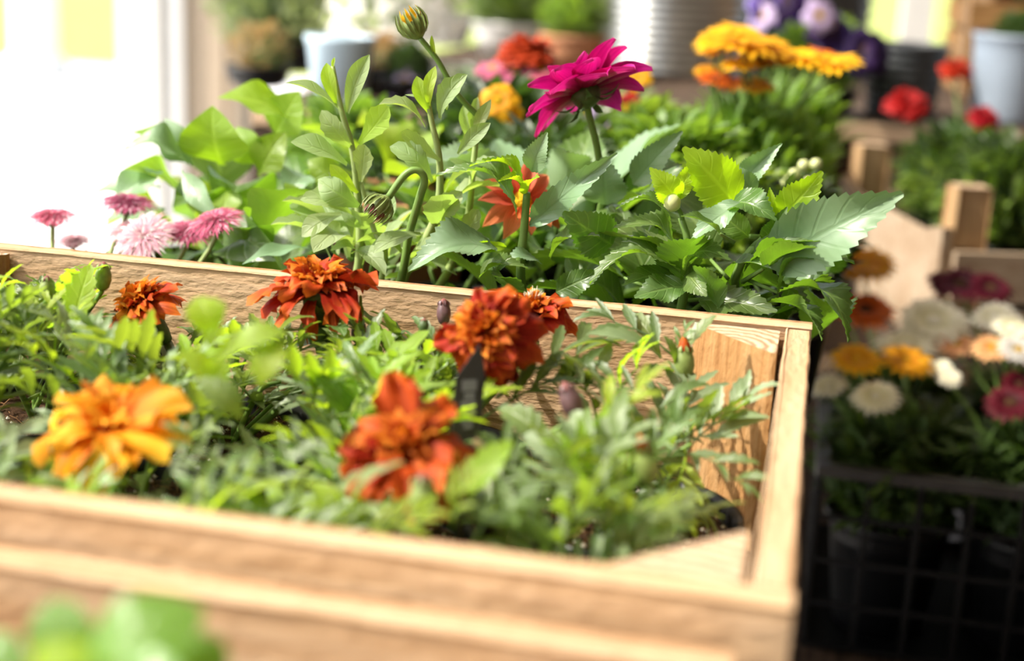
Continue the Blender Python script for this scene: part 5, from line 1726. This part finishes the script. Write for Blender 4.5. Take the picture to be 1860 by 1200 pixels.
herb('potted_herb', 'loose grey-green herb at the upper left beside the beige door jamb', 520, 1290, 0.01, 0.06, ((FO_GREY, 0.85, 0, 0), (FO_GREY, 0.75, -0.04, 2)))
herb('potted_herb', 'dry yellowing plant under the grey-green herb', 470, 1060, -0.005, 0.04, ((FO_DRY, 0.65, 0, 0), (FO_GREY, 0.22, 0.02, 1)))
t, rt = herb('potted_gypsophila', 'cloud of tiny white flowers behind the pale blue pot', 715, 1300, 0.0, 0.06, ((FO_GREY, 0.55, 0, 0),), mat=M_WHITEP)
mb = MB()
r = random.Random(3)
for k in range(420):
    a, q = r.uniform(0, 6.3), r.random() ** .5
    z = r.random()
    p = Vector((0.105 * q * math.cos(a), 0.105 * q * math.sin(a), 0.03 + 0.10 * z))
    V_ = [(0, 0, 0)] + [(0.006 * math.cos(2 * PI * j / 6), 0.006 * math.sin(2 * PI * j / 6), 0.001 + 0.001 * (j % 2)) for j in range(6)]
    mb.add((V_, [(0, 1 + j, 1 + (j + 1) % 6) for j in range(6)], [(0.5, 0.5)] * 7), axis_frame(p, (math.cos(a) * q, math.sin(a) * q - 0.3, 0.5), 1.0), 0)
o = obj('blossoms', mb.mesh('blossoms', (P_WHITE,)), t, Matrix.Translation(rt + Vector((0, 0, 0.0))))
o['kind'] = 'stuff'
herb('potted_shrub', 'pale green shrub at the top behind the red domed bloom', 930, 1750, 0.03, 0.07, ((FO_MID, 1.5, 0, 0), (FO_GREY, 0.8, 0.06, 2)), mat=M_WHITEP)
herb('potted_shrub', 'grey-green shrub behind the tall yellow bud', 790, 2000, 0.03, 0.08, ((FO_GREY, 1.1, 0, 0), (FO_GREY, 0.9, -0.07, 1)), mat=M_WHITEP)
herb('potted_shrub', 'small shrub left of the zinc tub', 1040, 1500, 0.03, 0.05, ((FO_MID, 0.8, 0, 0), (FO_GREY, 0.4, 0.02, 0)), mat=M_TERRA)

# ------------------------------------------------------------------ right side: black plastic crate of daisies
CX0, CX1, CY0, CY1, CZ0, CZ1 = 0.021, 0.345, 0.398, 0.638, -0.351, -0.203
t = thing('plastic_crate', 'black plastic lattice crate holding the cream and yellow daisies', 'crate', ((CX0 + CX1) / 2, (CY0 + CY1) / 2, CZ0))


def lattice(t, x0, y0, x1, y1, z0, z1, nv, nh, th=0.003, bw=0.004):
    """open lattice wall between two corners, one part"""
    d = Vector((x1 - x0, y1 - y0, 0))
    L = d.length
    d.normalize()
    nrm = Vector((-d.y, d.x, 0))
    def bar(c, a, b, w1, w2, tt):
        V = [tuple(a * i * w1 + b * j * w2 + nrm * k * tt / 2) for k in (-1, 1) for i, j in ((-1, -1), (1, -1), (1, 1), (-1, 1))]
        me = mesh_from('bar', V, [(3, 2, 1, 0), (4, 5, 6, 7), (0, 1, 5, 4), (1, 2, 6, 5), (2, 3, 7, 6), (3, 0, 4, 7)], [(0, 0)] * 8, None, (M_BLACKP,), False)
        obj('bar', me, t, Matrix.Translation(c))
    zm = (z0 + z1) / 2
    for k in range(nv + 1):
        bar(Vector((x0, y0, zm)) + d * (L * k / nv), d, Vector((0, 0, 1)), bw / 2, (z1 - z0) / 2, th)
    for k in range(nh + 1):
        bar(Vector(((x0 + x1) / 2, (y0 + y1) / 2, z0 + (z1 - z0) * k / nh)), d, Vector((0, 0, 1)), L / 2, bw / 2, th * 0.7)


for a in ((CX0, CY0, CX1, CY0), (CX1, CY0, CX1, CY1), (CX1, CY1, CX0, CY1), (CX0, CY1, CX0, CY0)):
    lattice(t, *a, CZ0 + 0.004, CZ1 - 0.006, 9 if a[1] == a[3] else 7, 4)
M_RIM = plain('worn_black_plastic', (0.045, 0.042, 0.04), 0.4, 0.5, var=0.3, nscale=40)
for (lo, hi) in (((CX0 - .004, CY0 - .006, CZ1 - .008), (CX1 + .004, CY0 + .006, CZ1)), ((CX0 - .004, CY1 - .006, CZ1 - .008), (CX1 + .004, CY1 + .006, CZ1)),
                 ((CX0 - .004, CY0 + .0062, CZ1 - .008), (CX0 + .006, CY1 - .0062, CZ1)), ((CX1 - .006, CY0 + .0062, CZ1 - .008), (CX1 + .004, CY1 - .0062, CZ1))):
    box('rim', lo, hi, M_RIM, t, bevel=0.001)
box('bottom', (CX0 + 0.003, CY0 + 0.003, CZ0), (CX1 - 0.003, CY1 - 0.003, CZ0 + 0.003), M_BLACKP, t)

GD = 'daisy pots in the black plastic crate'
DP = []
for (x, y, lab) in ((0.078, 0.458, 'golden yellow and pale cream daisies at the front left of the black crate'), (0.184, 0.458, 'peach and white daisies at the front right of the black crate'),
                    (0.080, 0.572, 'orange and deep yellow daisies at the back left of the black crate'), (0.186, 0.572, 'dark wine red daisies at the back right of the black crate')):
    t = potted('potted_daisy', lab, 'potted plant', x, y, -0.255, 0.049, 0.092, GD)
    DP.append((t, Vector((x, y, -0.262))))
    foliage(t, FO_FEATH, (x, y, -0.262), 0.92, x * 20)
    foliage(t, FO_DARK, (x + 0.004, y, -0.262), 0.78, x * 50)
for (i, k, u, v, y, Rp, ax) in (
        (0, 'yellow', 1556, 654, 452, 47, (0, -.35, 1)), (0, 'yellow', 1646, 656, 456, 50, (.1, -.3, 1)), (0, 'cream', 1590, 722, 430, 45, (-.1, -.45, 1)), (0, 'cream', 1505, 702, 436, 36, (-.3, -.3, 1)),
        (0, 'cream', 1645, 630, 490, 56, (0, -.25, 1)), (0, 'cream', 1696, 586, 520, 64, (0, -.5, 1)), (1, 'cream', 1724, 686, 455, 24, (0, -.5, 1)), (1, 'cream', 1706, 668, 470, 24, (-.4, -.3, 1)),
        (1, 'cream', 1806, 576, 520, 42, (-.2, -.4, 1)), (1, 'cream', 1838, 596, 500, 38, (.2, -.5, 1)), (1, 'peach', 1736, 626, 500, 38, (0, -.3, 1)), (1, 'peach', 1802, 633, 480, 38, (.0, -.35, 1)),
        (1, 'white', 1850, 636, 470, 38, (.1, -.4, 1)), (2, 'yellow', 1570, 482, 590, 58, (0, -.35, 1)), (2, 'orange', 1572, 564, 560, 54, (.05, -.35, 1)), (2, 'orange', 1530, 560, 565, 34, (-.4, -.3, 1)),
        (3, 'wine', 1745, 518, 585, 50, (-.1, -.4, 1)), (3, 'wine', 1800, 524, 575, 40, (.2, -.5, 1)), (3, 'wine', 1712, 514, 590, 30, (.2, -.5, 1)), (1, 'wine', 1836, 732, 440, 45, (-.2, -.5, 1)), (1, 'wine', 1852, 700, 460, 34, (.3, -.5, 1))):
    t, rt = DP[i]
    R = Rp * mmpp(at(u, v, y))
    bloom(t, k, u, v, y, R * 1.08, ax, rt + Vector((U(-.02, .02), U(-.02, .02), 0)), r0=0.0015)

# ------------------------------------------------------------------ right side: pale wooden crate with red flowers
ang = math.radians(17)
ex, ey = Vector((math.cos(ang), math.sin(ang), 0)), Vector((-math.sin(ang), math.cos(ang), 0))
O3 = at(1762, 335, 712)
O3.z = 0
BZ3 = -0.1895
M_PLY = wood('shade_toned_plywood', (0.40, 0.31, 0.22), (0.37, 0.28, 0.195), (0.30, 0.21, 0.14), 0.3)  # panels and posts of this crate: shade put into a darker base colour
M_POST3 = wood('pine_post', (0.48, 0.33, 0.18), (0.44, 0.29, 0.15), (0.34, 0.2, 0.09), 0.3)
t = thing('wooden_crate', 'pale wooden crate at the right holding red-flowered plants', 'crate', tuple(O3 + ex * 0.2 + ey * 0.13 + Vector((0, 0, BZ3))))
ztop3 = at(1762, 337, 712).z
LX3, LY3 = 0.40, 0.27
for (a, b) in ((0, 0), (LX3, 0), (0, LY3), (LX3, LY3)):
    c = O3 + ex * a + ey * b
    h = ztop3 + 0.0 - BZ3
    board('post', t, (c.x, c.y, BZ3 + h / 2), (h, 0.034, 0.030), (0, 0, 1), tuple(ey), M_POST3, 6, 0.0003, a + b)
zt3 = -0.072


def panel3(name, c, L, d, zt, h, sd, dip=0.0):
    # board with scooped top edge
    n_ = 16
    V, F, T_ = [], [], []
    nrm = Vector((-d.y, d.x, 0)) * 0.004
    for i in range(n_ + 1):
        s = i / n_
        z = zt - dip * (1 if 0.2 < s < 0.8 else max(0.0, math.sin(PI / 2 * min(s, 1 - s) / 0.2)) ** 2)
        p = c + d * (L * (s - 0.5))
        for q, zz in ((-1, z), (1, z), (1, zt - h), (-1, zt - h)):
            w_ = p + nrm * q
            V.append((w_.x, w_.y, zz))
            T_.append((s, 0))
    for i in range(n_):
        for k in range(4):
            F.append((i * 4 + k, i * 4 + (k + 1) % 4, i * 4 + 4 + (k + 1) % 4, i * 4 + 4 + k))
    F += [(3, 2, 1, 0), (n_ * 4, n_ * 4 + 1, n_ * 4 + 2, n_ * 4 + 3)]
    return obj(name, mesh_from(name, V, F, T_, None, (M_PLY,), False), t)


cl_ = O3 - ex * 0.0215 + ey * LY3 / 2
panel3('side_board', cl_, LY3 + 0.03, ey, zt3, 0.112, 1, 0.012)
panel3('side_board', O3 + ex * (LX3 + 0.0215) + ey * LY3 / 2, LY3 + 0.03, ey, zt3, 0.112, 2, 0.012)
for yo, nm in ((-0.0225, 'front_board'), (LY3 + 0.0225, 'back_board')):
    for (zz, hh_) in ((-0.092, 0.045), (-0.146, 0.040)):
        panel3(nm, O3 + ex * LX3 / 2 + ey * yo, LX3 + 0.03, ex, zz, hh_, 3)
c = O3 + ex * LX3 / 2 + ey * LY3 / 2
V, F = [], []
mbq = [c + ex * a * (LX3 / 2 - 0.016) + ey * b * (LY3 / 2 - 0.016) for a, b in ((-1, -1), (1, -1), (1, 1), (-1, 1))]
V = [(p.x, p.y, z) for z in (BZ3 + 0.001, BZ3 + 0.006) for p in mbq]
obj('bottom', mesh_from('bottom', V, [(3, 2, 1, 0), (4, 5, 6, 7), (0, 1, 5, 4), (1, 2, 6, 5), (2, 3, 7, 6), (3, 0, 4, 7)], [(0, 0)] * 8, None, (M_WOOD2,), False), t)
GZ = 'red flowered pots in the pale wooden crate'
RP = []
for (a, b, lab) in ((0.075, 0.085, 'red-flowered plant at the near corner of the pale crate, topped by the darker bloom'), (0.180, 0.085, 'bushy green plant at the front of the pale crate, no open bloom'), (0.075, 0.19, 'plant at the back of the pale crate with two blooms, scarlet and orange-red'), (0.185, 0.19, 'bushy green plant at the back of the pale crate')):
    p = O3 + ex * a + ey * b
    t = potted('potted_zinnia', lab, 'potted plant', p.x, p.y, -0.10, 0.048, 0.082, GZ)
    rt = Vector((p.x, p.y, -0.108))
    RP.append((t, rt))
    foliage(t, FO_DARK, rt, 1.1, a * 30)
    foliage(t, FO_MID, rt, 1.0, a * 70)
bloom(RP[2][0], 'red', 1648, 192, 880, 0.0245, (0, -.5, 1), RP[2][1])
bloom(RP[0][0], 'red', 1786, 216, 800, 0.0175, (.1, -.3, 1), RP[0][1])
bloom(RP[2][0], 'redo', 1736, 130, 960, 0.0205, (.1, -.2, 1), RP[2][1])

# upper right: slatted wooden box with a reddish plant
c = at(1770, 80, 1560)
t = thing('wooden_box', 'pale wooden slatted box with a reddish plant at the upper right corner', 'box', (c.x + 0.15, 1.66, SZ))
for (dx, dy) in ((0, 0), (0.30, 0), (0, 0.2), (0.30, 0.2)):
    board('post', t, (c.x + dx, 1.56 + dy, SZ + 0.075), (0.15, 0.036, 0.036), (0, 0, 1), (0, 1, 0), M_WOOD2, 4, 0.0, dx)
M_BROWNW = wood('stained_wood', (0.36, 0.20, 0.08), (0.28, 0.15, 0.05), (0.16, 0.08, 0.03), 0.4)
for k in range(3):
    zc = SZ + 0.03 + k * 0.045
    for dy in (-0.023, 0.223):
        board('slat', t, (c.x + 0.15, 1.56 + dy, zc), (0.33, 0.008, 0.036), (1, 0, 0), (0, 0, 1), M_BROWNW, 4, 0.0, k)
    for dx in (-0.023, 0.323):
        board('slat', t, (c.x + dx, 1.66, zc), (0.23, 0.008, 0.036), (0, 1, 0), (0, 0, 1), M_BROWNW, 4, 0.0, k)
t2, rt = backpot('potted_shrub', 'reddish brown and green plant inside the slatted box', 1840, 1660, 0.07, r=0.055, base=SZ)
foliage(t2, foliage_mesh(SM_G, leafmat('bronze_leaf', (0.16, 0.06, 0.03), (0.2, 0.1, 0.05), (0.2, 0.08, 0.05), 0.3), 300, (0.09, 0.09), 0.03, 9), rt, 1.0)
foliage(t2, FO_DARK, rt, 1.2)

# ------------------------------------------------------------------ foreground basil in the front crate
t = potted('potted_basil', 'basil with glossy cupped leaves in the foreground crate', 'potted plant', -0.150, -0.365, -0.058, 0.045, 0.052)
root = Vector((-0.150, -0.365, -0.064))
top = at(170, 1262, -376)
stem(t, [root, root.lerp(top, 0.5), top], 0.0022, 0.0018, M_STEM)
BA0, BA1 = BAS[0:1], BAS[1:2]
BASL = variants('leaf', leafmat('basil_leaf_young', (0.26, 0.42, 0.03), (0.32, 0.5, 0.06), (0.3, 0.45, 0.05), 0.45, 0.35, 0.5, 5, 0.01, 0.1, None, 0.4), BAS_G)
for (ms, u0, v0, y0_, u1, v1, y1_, ws, up) in ((BA0, 150, 1260, -375, 95, 1085, -372, 1.15, (0, -1, .3)), (BA1, 185, 1230, -368, 205, 1120, -362, 1.0, (.7, -1, .3)), (BA1, 165, 1262, -380, 372, 1105, -372, 0.95, (-.25, -.9, .6)),
                                             (BASL, 70, 1270, -385, 165, 1175, -385, 1.0, (0, -.8, .6)), (BA0, 60, 1230, -378, -50, 1165, -375, 0.9, (0, -.8, .8)), (BA0, 270, 1300, -375, 405, 1160, -368, 1.0, (.4, -.9, .5)), (BA1, 250, 1300, -390, 330, 1225, -395, 1.2, (0, -.6, .8))):
    place_leaf(t, ms, at(u0, v0, y0_), at(u1, v1, y1_), Vector(up), ws)
